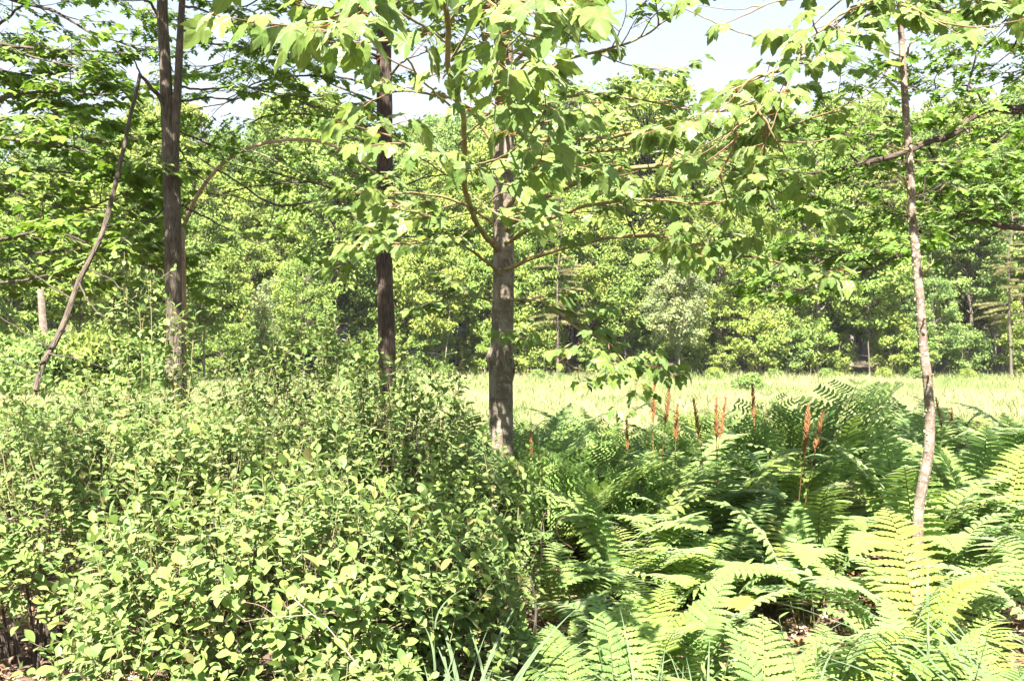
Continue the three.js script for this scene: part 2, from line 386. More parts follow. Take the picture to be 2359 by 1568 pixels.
{
  const tuft = (seed, n, h, spread, w) => {
    const g = new GB(), R = rng(seed);
    for (let k = 0; k < n; k++) {
      const a = R() * 6.283, r = spread * Math.sqrt(R()), b = R() * 6.283;
      blade(g, V(Math.cos(a) * r, 0, Math.sin(a) * r), V(Math.cos(b), 0, Math.sin(b)), h * (0.45 + 0.6 * R()), w * (0.6 + 0.7 * R()), 0.25 + 0.75 * R(), 2);
    }
    return g.build();
  };
  const R = rng(21), list = [[], []], root = new THREE.Group();
  root.name = 'meadow_grass';
  tag(root, 'pale sunlit meadow grass between the ferns and the far wood', 'grass', null, 'stuff');
  scene.add(root);
  for (let k = 0; k < 52000; k++) {
    const d = 10.5 + 66 * Math.pow(R(), 1.15), x = (R() * 2 - 1) * (d * 0.64 + 2), q = fbm(x * 0.12 + 9, d * 0.1, 3), s = (0.75 + 0.5 * q) * (0.7 + 0.5 * R()) * (d < 22 ? 0.85 : 1) * (d > 64 && R() < 0.12 ? 1.9 : R() < 0.03 ? 1.5 : 1);
    const m = new THREE.Matrix4().compose(V(x, -0.03, -d), new THREE.Quaternion().setFromAxisAngle(UPV, R() * 6.28), V(s * 1.3, s, s * 1.3));
    const st = clamp((fbm(x * 0.25, d * 0.16, 8) - 0.36) * 3.4) * 0.75 + R() * 0.35, c = mixc([0.115, 0.175, 0.05], [0.28, 0.275, 0.14], clamp(st));
    list[k & 1].push({ m, c: new THREE.Color().setRGB(...c) });
  }
  const gm = bladeMat('meadow_blade', 1, 1, 1, 0.3);
  instanced('blades', tuft(5, 22, 0.78, 0.3, 0.013), gm, list[0], root);
  instanced('blades', tuft(6, 26, 0.66, 0.36, 0.018), gm, list[1], root);
}

// ---------------------------------------------------------------- the far wood
function farLeaf(g, p, n, s, R, col) {
  n.normalize();
  const a = V(R() - 0.5, R() - 0.5, R() - 0.5).cross(n).normalize(), b = n.clone().cross(a), i = g.n, l = s * (0.9 + 0.5 * R()), w = s * 0.6;
  g.v(p.x - a.x * l, p.y - a.y * l, p.z - a.z * l); g.v(p.x + b.x * w + n.x * w * 0.3, p.y + b.y * w + n.y * w * 0.3, p.z + b.z * w + n.z * w * 0.3);
  g.v(p.x + a.x * l, p.y + a.y * l, p.z + a.z * l); g.v(p.x - b.x * w + n.x * w * 0.3, p.y - b.y * w + n.y * w * 0.3, p.z - b.z * w + n.z * w * 0.3);
  g.q(i, i + 1, i + 2, i + 3);
  for (let k = 0; k < 4; k++) g.c.push(...col);
}
function farCrown({ seed, h, r, base, clumps, per, size, shape = 'dome', flat = 0.6 }) {
  const g = new GB(), w = new GB(), R = rng(seed), env = (t) => (shape === 'dome' ? Math.pow(Math.sin(Math.PI * clamp(0.1 + 0.82 * t)), 0.6) : shape === 'bush' ? Math.sqrt(1 - t * t * 0.9) : Math.pow(1 - t, 0.7) + 0.12);
  const lean = R() * 6.28;
  for (let k = 0; k < clumps; k++) {
    const t = Math.pow(R(), 0.85), y = lerp(base, h, t), a = R() * 6.283, er = r * env(t) * (0.8 + 0.35 * noise3(Math.cos(a) * 2 + seed, t * 5, Math.sin(a) * 2)), q = er * (0.3 + 0.7 * Math.sqrt(R()));
    const c = V(Math.cos(a) * q, y, Math.sin(a) * q), cr = size * (3.4 + 5.5 * R() * R() + 1.6 * R()), tone = 0.72 + 0.56 * R(), warm = R();
    if (R() < 0.3) w.tube([V(0, Math.max(base * 0.6, y - q * 0.8), 0), V(c.x * 0.5, y - q * 0.25, c.z * 0.5), c], [0.022 + 0.006 * r, 0.01], 4, { cap: false });
    for (let j = 0; j < per; j++) {
      const d = V(R() * 2 - 1, R() * 2 - 1, R() * 2 - 1);
      if (d.lengthSq() > 1 || d.lengthSq() < 0.05) { j -= R() < 0.97 ? 1 : 0; continue; }
      d.normalize().multiplyScalar(cr * Math.pow(R(), 0.55));
      const p = V(c.x + d.x, c.y + d.y * flat, c.z + d.z), n = V(d.x / cr * 0.4 + (R() - 0.5) * 2.0 + c.x * 0.06, 0.45 + (R() - 0.5) * 1.5, d.z / cr * 0.4 + (R() - 0.5) * 2.0 + c.z * 0.06);
      const f = tone * (0.85 + 0.3 * R());
      farLeaf(g, p, n, size * (0.6 + 0.7 * R()), R, [f * (0.9 + 0.2 * warm), f, f * (1.05 - 0.2 * warm)]);
    }
  }
  return [g.build(), w.n ? w.build() : null];
}
const farMat = (r, g, b) => leafMat('far_leaf', r, g, b, { vertexColors: true, transmission: 0.45, clearcoat: 0.1, clearcoatRoughness: 0.5 });
const FM = { warm: farMat(0.213, 0.275, 0.062), cool: farMat(0.152, 0.232, 0.066), olive: farMat(0.165, 0.213, 0.055), fresh: farMat(0.183, 0.268, 0.060), green: farMat(0.159, 0.226, 0.050), light: farMat(0.201, 0.268, 0.060), deep: farMat(0.122, 0.189, 0.045), grey: farMat(0.207, 0.244, 0.110), pine: farMat(0.171, 0.201, 0.075), pale: farMat(0.268, 0.256, 0.120), brown: farMat(0.293, 0.189, 0.080) };
function farTrunk(h, r, seed, bare) {
  const g = new GB(), R = rng(seed), pts = [];
  for (let k = 0; k <= 6; k++) pts.push(V((R() - 0.5) * 0.05 * h * (k / 6), (h * k) / 6 - 0.2 * !k, (R() - 0.5) * 0.05 * h * (k / 6)));
  g.tube(smooth(pts, 18), [r, r * 0.25], 7, { wobble: 0.1, seed });
  for (let k = 0; k < (bare ?? 8); k++) {
    const t = 0.15 + 0.6 * R(), a = R() * 6.28, l = 0.5 + R() * 1.4, p = V(0, h * t, 0);
    g.tube([p, p.clone().add(V(Math.cos(a) * l * 0.6, 0.1 * l, Math.sin(a) * l * 0.6)), p.clone().add(V(Math.cos(a) * l, -0.1 + 0.4 * R(), Math.sin(a) * l))], [r * 0.22, 0.01], 3, { cap: false });
  }
  return g.build();
}
function pineCrown(seed, h, base, r) {
  const g = new GB(), w = new GB(), R = rng(seed);
  for (let y = base; y < h; y += 0.55 + 0.5 * R()) {
    const t = (y - base) / (h - base), nb = 2 + Math.floor(R() * 3);
    for (let k = 0; k < nb; k++) {
      const a = R() * 6.283, len = r * (1 - 0.82 * t) * (0.55 + 0.6 * R()), out = V(Math.cos(a), 0, Math.sin(a)), side = V(-out.z, 0, out.x), rise = 0.25 * t - 0.06 + 0.2 * (R() - 0.5);
      const P = (s) => V(out.x * len * s, y + rise * len * s - 0.1 * len * s * s, out.z * len * s);
      w.tube([V(0, y, 0), P(0.5), P(1)], [0.05, 0.012], 3, { cap: false });
      const tone = 0.8 + 0.4 * R();
      for (let j = 0; j < 26 + len * 42; j++) {
        const s = 0.25 + 0.78 * Math.sqrt(R()), c = P(s).addScaledVector(side, (R() - 0.5) * len * 0.5 * (1.15 - s * 0.7)), n = V(R() - 0.5, 0.4 + 0.8 * R(), R() - 0.5);
        c.y += 0.12 * R();
        const f = tone * (0.8 + 0.4 * R()), i = g.n, dir = V(out.x + (R() - 0.5) * 1.6, 0.2 + 0.9 * R(), out.z + (R() - 0.5) * 1.6).normalize(), b = dir.clone().cross(n).normalize(), l = 0.26 + 0.16 * R();
        for (let q = 0; q < 3; q++) {
          const e = dir.clone().addScaledVector(b, (q - 1) * 0.7).normalize(), o = g.n;
          g.v(c.x - b.x * 0.025, c.y - b.y * 0.025, c.z - b.z * 0.025); g.v(c.x + b.x * 0.025, c.y + b.y * 0.025, c.z + b.z * 0.025); g.v(c.x + e.x * l, c.y + e.y * l, c.z + e.z * l);
          g.t(o, o + 1, o + 2);
          for (let m = 0; m < 3; m++) g.c.push(f, f, f);
        }
      }
    }
  }
  return [g.build(), w.build()];
}
const farProto = {};
function proto(key, name, crown, trunk, crownMat, barkMat) {
  farProto[key] = () => {
    const o = new THREE.Group();
    if (trunk) mesh('trunk', trunk, barkMat, o);
    const c = mesh('crown', crown[0], crownMat, o);
    if (crown[1]) mesh('limbs', crown[1], barkMat, c);
    return o;
  };
  farProto[key].kind = name;
}
{
  const big = [0, 1, 2].map((k) => farCrown({ seed: 30 + k, h: 18 + k, r: 3.9 + 0.4 * k, base: 5 + 1.4 * k, clumps: 270, per: 62, size: 0.12 + 0.025 * k }));
  const mid = [0, 1, 2].map((k) => farCrown({ seed: 40 + k, h: 10 + 1.5 * k, r: 2.5 + 0.4 * k, base: 2.6 + 0.9 * k, clumps: 180, per: 64, size: 0.1 + 0.025 * k }));
  const small = [0, 1].map((k) => farCrown({ seed: 50 + k, h: 5.2, r: 1.9, base: 0.9, clumps: 90, per: 60, size: 0.105, flat: 0.6 }));
  const bush = [0, 1].map((k) => farCrown({ seed: 60 + k, h: 2.1, r: 1.7, base: 0.1, clumps: 58, per: 70, size: 0.1, shape: 'bush' }));
  const pine = [0, 1].map((k) => pineCrown(70 + k, 24, 5 + 3 * k, 4.2));
  const tall = [0, 1, 2].map((k) => farTrunk(17, 0.13 + 0.03 * k, 80 + k)), short = [0, 1].map((k) => farTrunk(9, 0.07 + 0.02 * k, 84 + k)), thin = farTrunk(5, 0.05, 87, 3), pineT = farTrunk(24.3, 0.2, 88, 16);
  for (let k = 0; k < 3; k++) {
    proto('big' + k, 'broadleaf_tree', big[k], tall[k], [FM.green, FM.light, FM.deep][k], M.farBark);
    proto('bigl' + k, 'broadleaf_tree', big[k], tall[(k + 1) % 3], [FM.light, FM.green, FM.green][k], M.farPaleBark);
    proto('mid' + k, 'young_tree', mid[k], short[k % 2], [FM.light, FM.green, FM.light][k], [M.farBark, M.farPaleBark, M.farBark][k]);
  }
  for (let k = 0; k < 2; k++) {
    proto('small' + k, 'sapling', small[k], thin, [FM.light, FM.green][k], M.farPaleBark);
    proto('bush' + k, 'bush', bush[k], null, [FM.light, FM.green][k], M.farBark);
    proto('pine' + k, 'pine_tree', pine[k], pineT, [FM.pine, FM.pale][k], M.farBark);
  }
  proto('grey', 'silvery_tree', mid[1], short[0], FM.grey, M.farPaleBark);
  proto('rust', 'pine_tree', pine[1], pineT, FM.brown, M.farBark);
}
const firstOf = new Map();
function far(key, x, d, s, turn, label, category, group, tones) {
  let o = firstOf.get(key);
  if (!o) { o = farProto[key](); firstOf.set(key, o); } else o = o.clone();
  o.name = numbered(farProto[key].kind);
  o.position.set(x, 7 * clamp((d - 84) / 60) ** 2 + 5 * clamp((d - 78) / 40) - 0.05, -d); o.rotation.y = turn; o.scale.set(s, s, s);
  o.userData = {};
  if (tones) o.children.find((c) => c.name.startsWith('crown')).material = tones;
  scene.add(o);
  return tag(o, label, category, group);
}
{
  const R = rng(101), pick = (a) => a[Math.floor(R() * a.length)];
  // back rows: tall crowns and pines that make the skyline
  for (let row = 0; row < 3; row++) for (let k = 0; k < 17; k++) {
    const d = 84 + row * 8 + R() * 6, x = (k - 8 + (row % 2) * 0.5) * 6.6 + (R() - 0.5) * 3;
    if (row === 2 && k % 2) continue;
    far(pick(['big0', 'big1', 'big2', 'bigl0', 'bigl1', 'bigl2']), x, d, 1.1 + 0.35 * R(), R() * 6.28, 'tall leafy tree standing back in the far wood behind its sunlit edge', 'tree', 'tall trees inside the far wood', pick([FM.green, FM.light, FM.deep, FM.warm, FM.cool, FM.olive]));
  }
  for (let row = 0; row < 2; row++) for (let k = 0; k < 30; k++)
    far(pick(['mid0', 'mid1', 'mid2']), (k - 14.5 + row * 0.5) * 3.9 + (R() - 0.5) * 2, 86 + row * 7 + R() * 4, 0.95 + 0.3 * R(), R() * 6.28, 'understorey tree in the shade deep inside the far wood', 'tree', 'understorey trees inside the far wood');
  for (const [px, d, s, k] of [[640, 92, 1.02, 1], [1310, 86, 1.08, 1], [1340, 92, 1.0, 0], [2060, 84, 0.98, 1], [2285, 88, 1.1, 0], [2350, 94, 1.08, 1], [250, 90, 0.98, 1], [470, 94, 1.0, 0], [880, 95, 0.95, 0]])
    far('pine' + k, gx(px, d), d, s, R() * 6.28, 'tall pine with tiered boughs rising above the far wood skyline', 'pine', 'pines rising above the far wood');
  // the edge: middle-sized trees, saplings, bushes
  for (let row = 0; row < 2; row++) for (let k = 0; k < 24; k++) {
    const d = 74 + row * 4 + R() * 3, x = (k - 11.5 + row * 0.5) * 4.1 + (R() - 0.5) * 2;
    far(pick(['mid0', 'mid1', 'mid2', 'mid0', 'big1', 'bigl0']), x, d, 0.8 + 0.4 * R(), R() * 6.28, 'leafy tree in the sunlit front edge of the far wood', 'tree', 'trees along the front edge of the far wood', pick([FM.green, FM.light, FM.deep, FM.warm, FM.cool, FM.fresh, FM.light]));
  }
  for (let k = 0; k < 34; k++) {
    const d = 72 + R() * 6, x = (k - 16.5) * 2.75 + (R() - 0.5) * 2;
    far(pick(['small0', 'small1']), x, d, 0.7 + 0.45 * R(), R() * 6.28, 'slim sapling with pale leaves at the foot of the far wood', 'sapling', 'saplings at the foot of the far wood', pick([FM.light, FM.warm, FM.cool, FM.fresh]));
  }
  for (let k = 0; k < 30; k++) {
    const d = 68 + R() * 4, x = (k - 14.5) * 3.1 + (R() - 0.5) * 2.4;
    far(pick(['bush0', 'bush1']), x, d, 0.3 + 0.55 * R() * R(), R() * 6.28, 'low leafy bush where the meadow meets the far wood', 'bush', 'low bushes along the meadow edge', pick([FM.light, FM.warm, FM.cool, FM.deep]));
  }
  const poles = [0, 1, 2].map((k) => farTrunk(9 + k, 0.04 + 0.02 * k, 90 + k, 5));
  for (let k = 0; k < 46; k++) {
    const d = 73 + R() * 7, x = (R() * 2 - 1) * 47, o = thing('slender_stem', 'bare slender stem showing pale before the dark inside of the far wood', 'tree trunk', V(x, 0, -d), 'slender stems at the far wood edge');
    mesh('trunk', poles[k % 3], k % 3 ? M.farPaleBark : M.farBark, o);
    o.rotation.set((R() - 0.5) * 0.1, R() * 6, (R() - 0.5) * 0.16);
  }
  far('grey', gx(1565, 69), 69, 0.86, 1, 'silvery grey leaved tree before the green wood right of the middle trunk', 'tree');
  far('grey', gx(640, 70), 70, 0.7, 3, 'silvery leaved small tree at the wood edge left of the dark trunk', 'tree');
  far('rust', gx(2215, 82), 82, 0.78, 2, 'pine with rusty brown needles behind the right hand limb', 'pine');
  far('pine1', gx(2330, 71), 71, 0.62, 2.2, 'pine with long pale level boughs at the wood edge by the right border', 'pine');
  far('pine1', gx(1285, 72), 72, 0.62, 0.4, 'pine with long pale level boughs just right of the middle trunk', 'pine');
  far('bush0', gx(1722, 40), 40, 0.5, 2, 'pale round bush alone in the meadow left of the slim sapling', 'bush');
  far('bush1', gx(1985, 24), 24, 0.3, 4, 'small sparse bush low in the meadow grass beside the slim sapling', 'bush');
  // the left: a thicket nearer than the wood, and a broken pale trunk
  for (const [px, d, s] of [[40, 42, 1.25], [130, 40, 1.3], [215, 38, 1.25], [300, 39, 1.2], [-60, 41, 1.3], [360, 44, 1.1]])
    far('bush' + (px % 2 ? 1 : 0), gx(px, d), d, s, R() * 6.28, 'rounded bush of the bright thicket behind the leaning dead limb', 'bush', 'bushes of the thicket on the left');
  far('bush0', gx(90, 36), 36, 1.1, 1.2, 'front bush of the left thicket below the pale broken trunk', 'bush');
  for (const [px, d, s] of [[-120, 50, 1.0], [20, 52, 0.95], [180, 54, 1.0], [330, 58, 1.0], [470, 64, 1.05], [700, 66, 0.8]])
    far('mid' + Math.floor(R() * 3), gx(px, d), d, s, R() * 6.28, 'leafy tree standing out in front of the wood on the left', 'tree', 'trees in front of the wood on the left');
  const t = thing('snapped_tree', 'pale broken tree trunk rising from the bright thicket on the left', 'trunk', V(gx(99, 41), 0, -41)), g = new GB();
  g.tube(smooth([V(0.1, 0, 0), V(0.05, 2.4, 0), V(-0.1, 4.2, 0), V(-0.16, 5.0, 0)], 14), [0.2, 0.14], 9, { wobble: 0.1, repeat: 1 });
  mesh('trunk', g.build(), M.paleBark, t);
}

// ---------------------------------------------------------------- the near trees
const A = (list) => list.map(([x, y, d]) => at(x, y, d));
{ // the middle maple
  const d = 7.3, base = at(1162, 1290, d); base.y = -0.05;
  const P = new Plant('maple_tree', 'grey barked maple in the middle with a knobbly ring round its trunk', 'tree', base, null, 201);
  const tops = A([[1160, 1180, d], [1155, 1000, d], [1154, 850, d], [1156, 800, d], [1160, 600, d], [1160, 400, d], [1162, 200, d], [1156, 0, d]]);
  const crownTop = [at(1150, -300, d), at(1165, -700, d), at(1160, -1200, d)];
  const tr = trunkMesh(P, [base, ...tops, ...crownTop], [0.125, 0.108, 0.1, 0.097, 0.102, 0.092, 0.09, 0.085, 0.084, 0.08, 0.076, 0.07, 0.06, 0.045, 0.02], M.greyBark, { wobble: 0.05, ridge: 0.03, seed: 5, repeat: 2, vscale: 1.4 });
  { // the swollen ring with old wounds, and stubs
    const g = new GB(), c = P.L(at(1154, 838, d)), R = rng(7);
    for (let k = 0; k < 15; k++) {
      const a = (k / 15) * 6.283 + R() * 0.2, r = 0.092, y = c.y + (R() - 0.5) * 0.1, h = 0.06 + 0.1 * R();
      const p = (dy, o) => V(c.x + Math.cos(a + dy * 0.6) * (r + o), y + dy, c.z + Math.sin(a + dy * 0.6) * (r + o));
      g.tube(smooth([p(-h, -0.01), p(-h * 0.4, 0.006), p(0, 0.014 * R() + 0.008), p(h * 0.5, 0.004), p(h, -0.012)], 8), (t) => 0.02 * Math.sin(Math.PI * (0.1 + 0.85 * t)) * (0.7 + 0.5 * Math.sin(k * 3.1)), 6, { wobble: 0.3, seed: k });
    }
    mesh('bark_ring', g.build(), M.greyBark, tr);
  }
  const near = { node: 0.078, size: 0.1, petiole: 0.6, twig: 0.4, every: 0.2, dense: 0.8, droop: 0.8, tilt: 1.0, fork: 0.2 };
  // the long shoot that leaves the trunk and rises towards the viewer
  limb(P, A([[1146, 575, 7.22], [1112, 530, 6.9], [1085, 487, 6.3], [1070, 415, 5.5], [1060, 350, 4.9], [1050, 250, 4.1], [1040, 130, 3.5], [1021, 0, 3.05], [1005, -140, 2.75]]), 0.024, 0.0085, { naked: true });
  const twigs = [
    [[1049, 255, 4.1], [960, 160, 3.5], [878, 60, 2.9]], [[1035, 101, 3.4], [900, 30, 2.7], [735, 45, 2.4], [680, 60, 2.35]], [[1047, 200, 3.85], [1160, 160, 2.9], [1270, 90, 2.45]],
    [[1066, 390, 5.2], [1170, 320, 3.6], [1255, 260, 3.0]], [[1087, 487, 6.2], [1170, 430, 4.3], [1245, 370, 3.3]], [[1073, 430, 5.6], [960, 350, 4.3], [880, 290, 3.6]],
    [[1090, 490, 6.3], [980, 480, 4.8], [885, 470, 4.2]], [[1030, 60, 3.3], [1100, -20, 2.8], [1180, 30, 2.5]], [[1025, 20, 3.1], [960, -30, 2.6], [800, 40, 2.3]],
    [[1058, 330, 4.7], [1150, 240, 3.6], [1220, 210, 3.1]], [[1015, -40, 3], [900, -60, 2.6], [660, -60, 2.4]], [[1040, 140, 3.5], [1130, 60, 2.9], [1210, -10, 2.6]], 
    [[1075, 440, 5.7], [1150, 480, 4.7], [1215, 500, 4.2]], [[1100, 520, 6.6], [1010, 560, 5.6], [900, 560, 5.0]],
  ];
  for (const t of twigs) limb(P, A(t), 0.006, 0.003, { ...near, twig: 0.2, every: 0.17, from: 0.5, level: 0, dense: 0.7 });
  const midS = { node: 0.06, size: 0.088, petiole: 0.5, twig: 0.5, every: 0.185, droop: 0.6 };
  limb(P, A([[1160, 530, 7.25], [1200, 495, 7.1], [1233, 470, 6.9], [1290, 433, 6.6], [1374, 417, 6.2], [1572, 380, 5.6], [1700, 345, 5.1], [1800, 300, 4.8]]), 0.035, 0.008, { ...midS, from: 0.25 });
  limb(P, A([[1165, 360, 7.2], [1219, 326, 7], [1256, 312, 6.8], [1391, 302, 6.3], [1475, 312, 5.9], [1600, 350, 5.5], [1750, 420, 5.1]]), 0.024, 0.006, { ...midS, from: 0.4 });
  limb(P, A([[1165, 240, 7.2], [1300, 150, 6.8], [1450, 80, 6.3], [1560, 30, 6]]), 0.018, 0.005, { ...midS, from: 0.35, every: 0.17 });
  limb(P, A([[1165, 270, 7.2], [1330, 230, 6.9], [1450, 215, 6.4], [1580, 250, 6.1]]), 0.016, 0.005, { ...midS, from: 0.35, every: 0.17 });
  limb(P, A([[1165, 160, 7.2], [1300, 40, 6.7], [1420, -60, 6.2], [1560, -90, 5.8]]), 0.018, 0.005, { ...midS, from: 0.3, every: 0.2 });
  limb(P, A([[1160, 640, 7.25], [1128, 616, 7.1], [1075, 573, 6.8], [1001, 549, 6.4], [920, 560, 6.1]]), 0.018, 0.005, { ...midS, from: 0.45 });
  limb(P, A([[1165, 690, 7.25], [1240, 700, 6.95], [1330, 745, 6.6], [1400, 800, 6.3], [1450, 850, 6.1]]), 0.013, 0.004, { ...midS, from: 0.1, every: 0.13, twig: 0.4, droop: 0.9 });
  limb(P, A([[1170, 760, 7.2], [1240, 790, 6.9], [1310, 830, 6.6], [1370, 855, 6.4]]), 0.01, 0.004, { ...midS, from: 0.1, every: 0.17, twig: 0.34, droop: 0.9 });
  limb(P, A([[1165, 620, 7.2], [1320, 560, 6.6], [1500, 540, 6.0], [1640, 560, 5.4], [1770, 600, 5.0]]), 0.02, 0.005, { ...midS, from: 0.3, droop: 1.0, every: 0.24 });
  limb(P, A([[1165, 560, 7.2], [1300, 500, 6.4], [1450, 470, 5.7], [1600, 470, 5.2]]), 0.02, 0.005, { ...midS, from: 0.3, every: 0.22 });
  limb(P, A([[1165, 480, 7.2], [1280, 380, 6.3], [1500, 310, 5.5], [1680, 250, 5]]), 0.02, 0.005, { ...midS, from: 0.35, every: 0.24 });
  limb(P, A([[1155, 700, 7.3], [1060, 690, 7.0], [1000, 700, 6.8]]), 0.01, 0.004, { ...midS, twig: 0.3, from: 0.3 });
  limb(P, A([[1150, 520, 7.3], [1050, 470, 7.0], [930, 440, 6.6], [870, 470, 6.3]]), 0.016, 0.004, { ...midS, from: 0.3, every: 0.24 });
  limb(P, A([[1150, 350, 7.3], [1060, 250, 7.2], [930, 200, 7.0], [860, 230, 6.8]]), 0.016, 0.004, { ...midS, from: 0.3, every: 0.26 });
  limb(P, A([[1155, 60, 7.3], [1050, -20, 7.0], [950, -20, 6.8]]), 0.014, 0.004, { ...midS, from: 0.3 });
  for (const t of [[[-0.9, 4.6, -5.8], [-1.8, 4.3, -4.2], [-2.6, 3.9, -2.8]], [[-0.5, 4.5, -5.6], [-1.0, 4.2, -4.1], [-1.5, 3.9, -2.9]]])  // overhead limbs out of view, added to shade the middle shrubs
    limb(P, [at(1160, 60, d), ...t.map((q) => V(...q))], 0.03, 0.007, { ...midS, twig: 0.6, from: 0.35, every: 0.2 });
  for (const t of [[[1160, 200, 7.2], [1150, 90, 6.4], [1140, -40, 5.4]], [[1160, 120, 7.2], [1190, 20, 6.3], [1215, -90, 5.4]], [[1160, 260, 7.2], [1125, 140, 6.2], [1095, 10, 5.3]], [[1160, 60, 7.2], [1120, -60, 6.3], [1080, -150, 5.5]]])  // leafy limbs added in front of the trunk to keep it shaded
    limb(P, A(t), 0.018, 0.005, { ...midS, from: 0.3, every: 0.16 });
  // the crown above the frame; its first limbs added to shade trunk and shrubs
  for (let k = 0; k < 11; k++) {
    const p = at(1160, -60 - 75 * k, d), a = -2.3 + 0.34 * k - (k % 3) * 0.5, l = 2.2 + 1.1 * P.R(), o = V(Math.sin(a + 1.2) - 0.35, 0.22, 0.75).normalize();
    limb(P, [p, p.clone().addScaledVector(o, l * 0.5).add(V(0, 0.1, 0)), p.clone().addScaledVector(o, l)], 0.024, 0.006, { ...midS, twig: 0.65, from: 0.3, every: 0.2 });
  }
  const R = P.R;
  for (let k = 0; k < 17; k++) {
    const y = -120 - 60 * k, a = k * 2.4, l = 2.6 * (1 - k / 24), p = at(1160, y, d), o = V(Math.cos(a), 0.35, Math.sin(a));
    limb(P, [p, p.clone().addScaledVector(o, l * 0.5), p.clone().addScaledVector(o, l).add(V(0, 0.1, 0))], 0.022, 0.006, { ...midS, twig: 0.6, from: 0.25, every: 0.24 });
  }
  P.finish({ limbMat: M.mossBark, twigMat: M.redTwig, geos: mapleGeo, mats: mapleMats });
}
{ // the dark straight trunk
  const d = 8.6, base = at(892, 1180, d); base.y = -0.05;
  const P = new Plant('dark_tree', 'tree with a dark brown furrowed trunk left of the middle maple', 'tree', base, null, 203);
  trunkMesh(P, [base, ...A([[893, 960, d], [892, 850, d], [888, 700, d], [884, 560, d], [886, 450, d], [886, 300, d], [885, 200, d], [884, 100, d], [888, 20, d], [892, -80, d], [890, -400, d], [900, -900, d]])], [0.105, 0.09, 0.084, 0.08, 0.078, 0.076, 0.075, 0.074, 0.072, 0.068, 0.066, 0.05, 0.02], M.darkBark, { wobble: 0.08, ridge: 0.1, seed: 9, repeat: 2, vscale: 1.5 });
  const S = { size: 0.085, petiole: 0.3, twig: 0.5, every: 0.3, droop: 0.6 };
  limb(P, A([[875, 130, 8.55], [850, 118, 8.4], [800, 100, 8.2], [730, 110, 8.0]]), 0.02, 0.006, { ...S, from: 0.4 });
  limb(P, A([[900, 170, 8.55], [925, 140, 8.4], [980, 120, 8.2]]), 0.016, 0.006, { ...S, from: 0.4 });
  limb(P, A([[872, 560, 8.55], [845, 530, 8.4], [790, 500, 8.1], [720, 478, 7.9], [640, 460, 7.7], [540, 420, 7.5], [430, 345, 7.4]]), 0.016, 0.007, { ...S, naked: true });
  limb(P, A([[872, 555, 8.6], [850, 530, 8.6], [790, 460, 8.6], [700, 420, 8.6], [560, 385, 8.5]]), 0.012, 0.005, { ...S, from: 0.5, every: 0.5 });
  limb(P, A([[875, 300, 8.6], [830, 280, 8.4], [760, 235, 8.1], [680, 190, 7.8]]), 0.014, 0.005, { ...S, from: 0.4 });
  limb(P, A([[900, 545, 8.55], [930, 545, 8.4], [990, 540, 8.2]]), 0.015, 0.006, { ...S, from: 0.5 });
  limb(P, A([[898, 450, 8.55], [960, 420, 8.5], [1040, 400, 8.4]]), 0.012, 0.005, { ...S, from: 0.3 });
  for (let k = 0; k < 13; k++) {
    const y = -20 - 70 * k, a = k * 2.4 + 1, l = 2.3 * (1 - k / 22), p = at(890, y, d), o = V(Math.cos(a), 0.4, Math.sin(a));
    limb(P, [p, p.clone().addScaledVector(o, l * 0.5), p.clone().addScaledVector(o, l)], 0.02, 0.006, { ...S, twig: 0.6, from: 0.25, every: 0.26 });
  }
  P.finish({ limbMat: M.brownBark, twigMat: M.twig, geos: oakGeo, mats: oakMats });
}
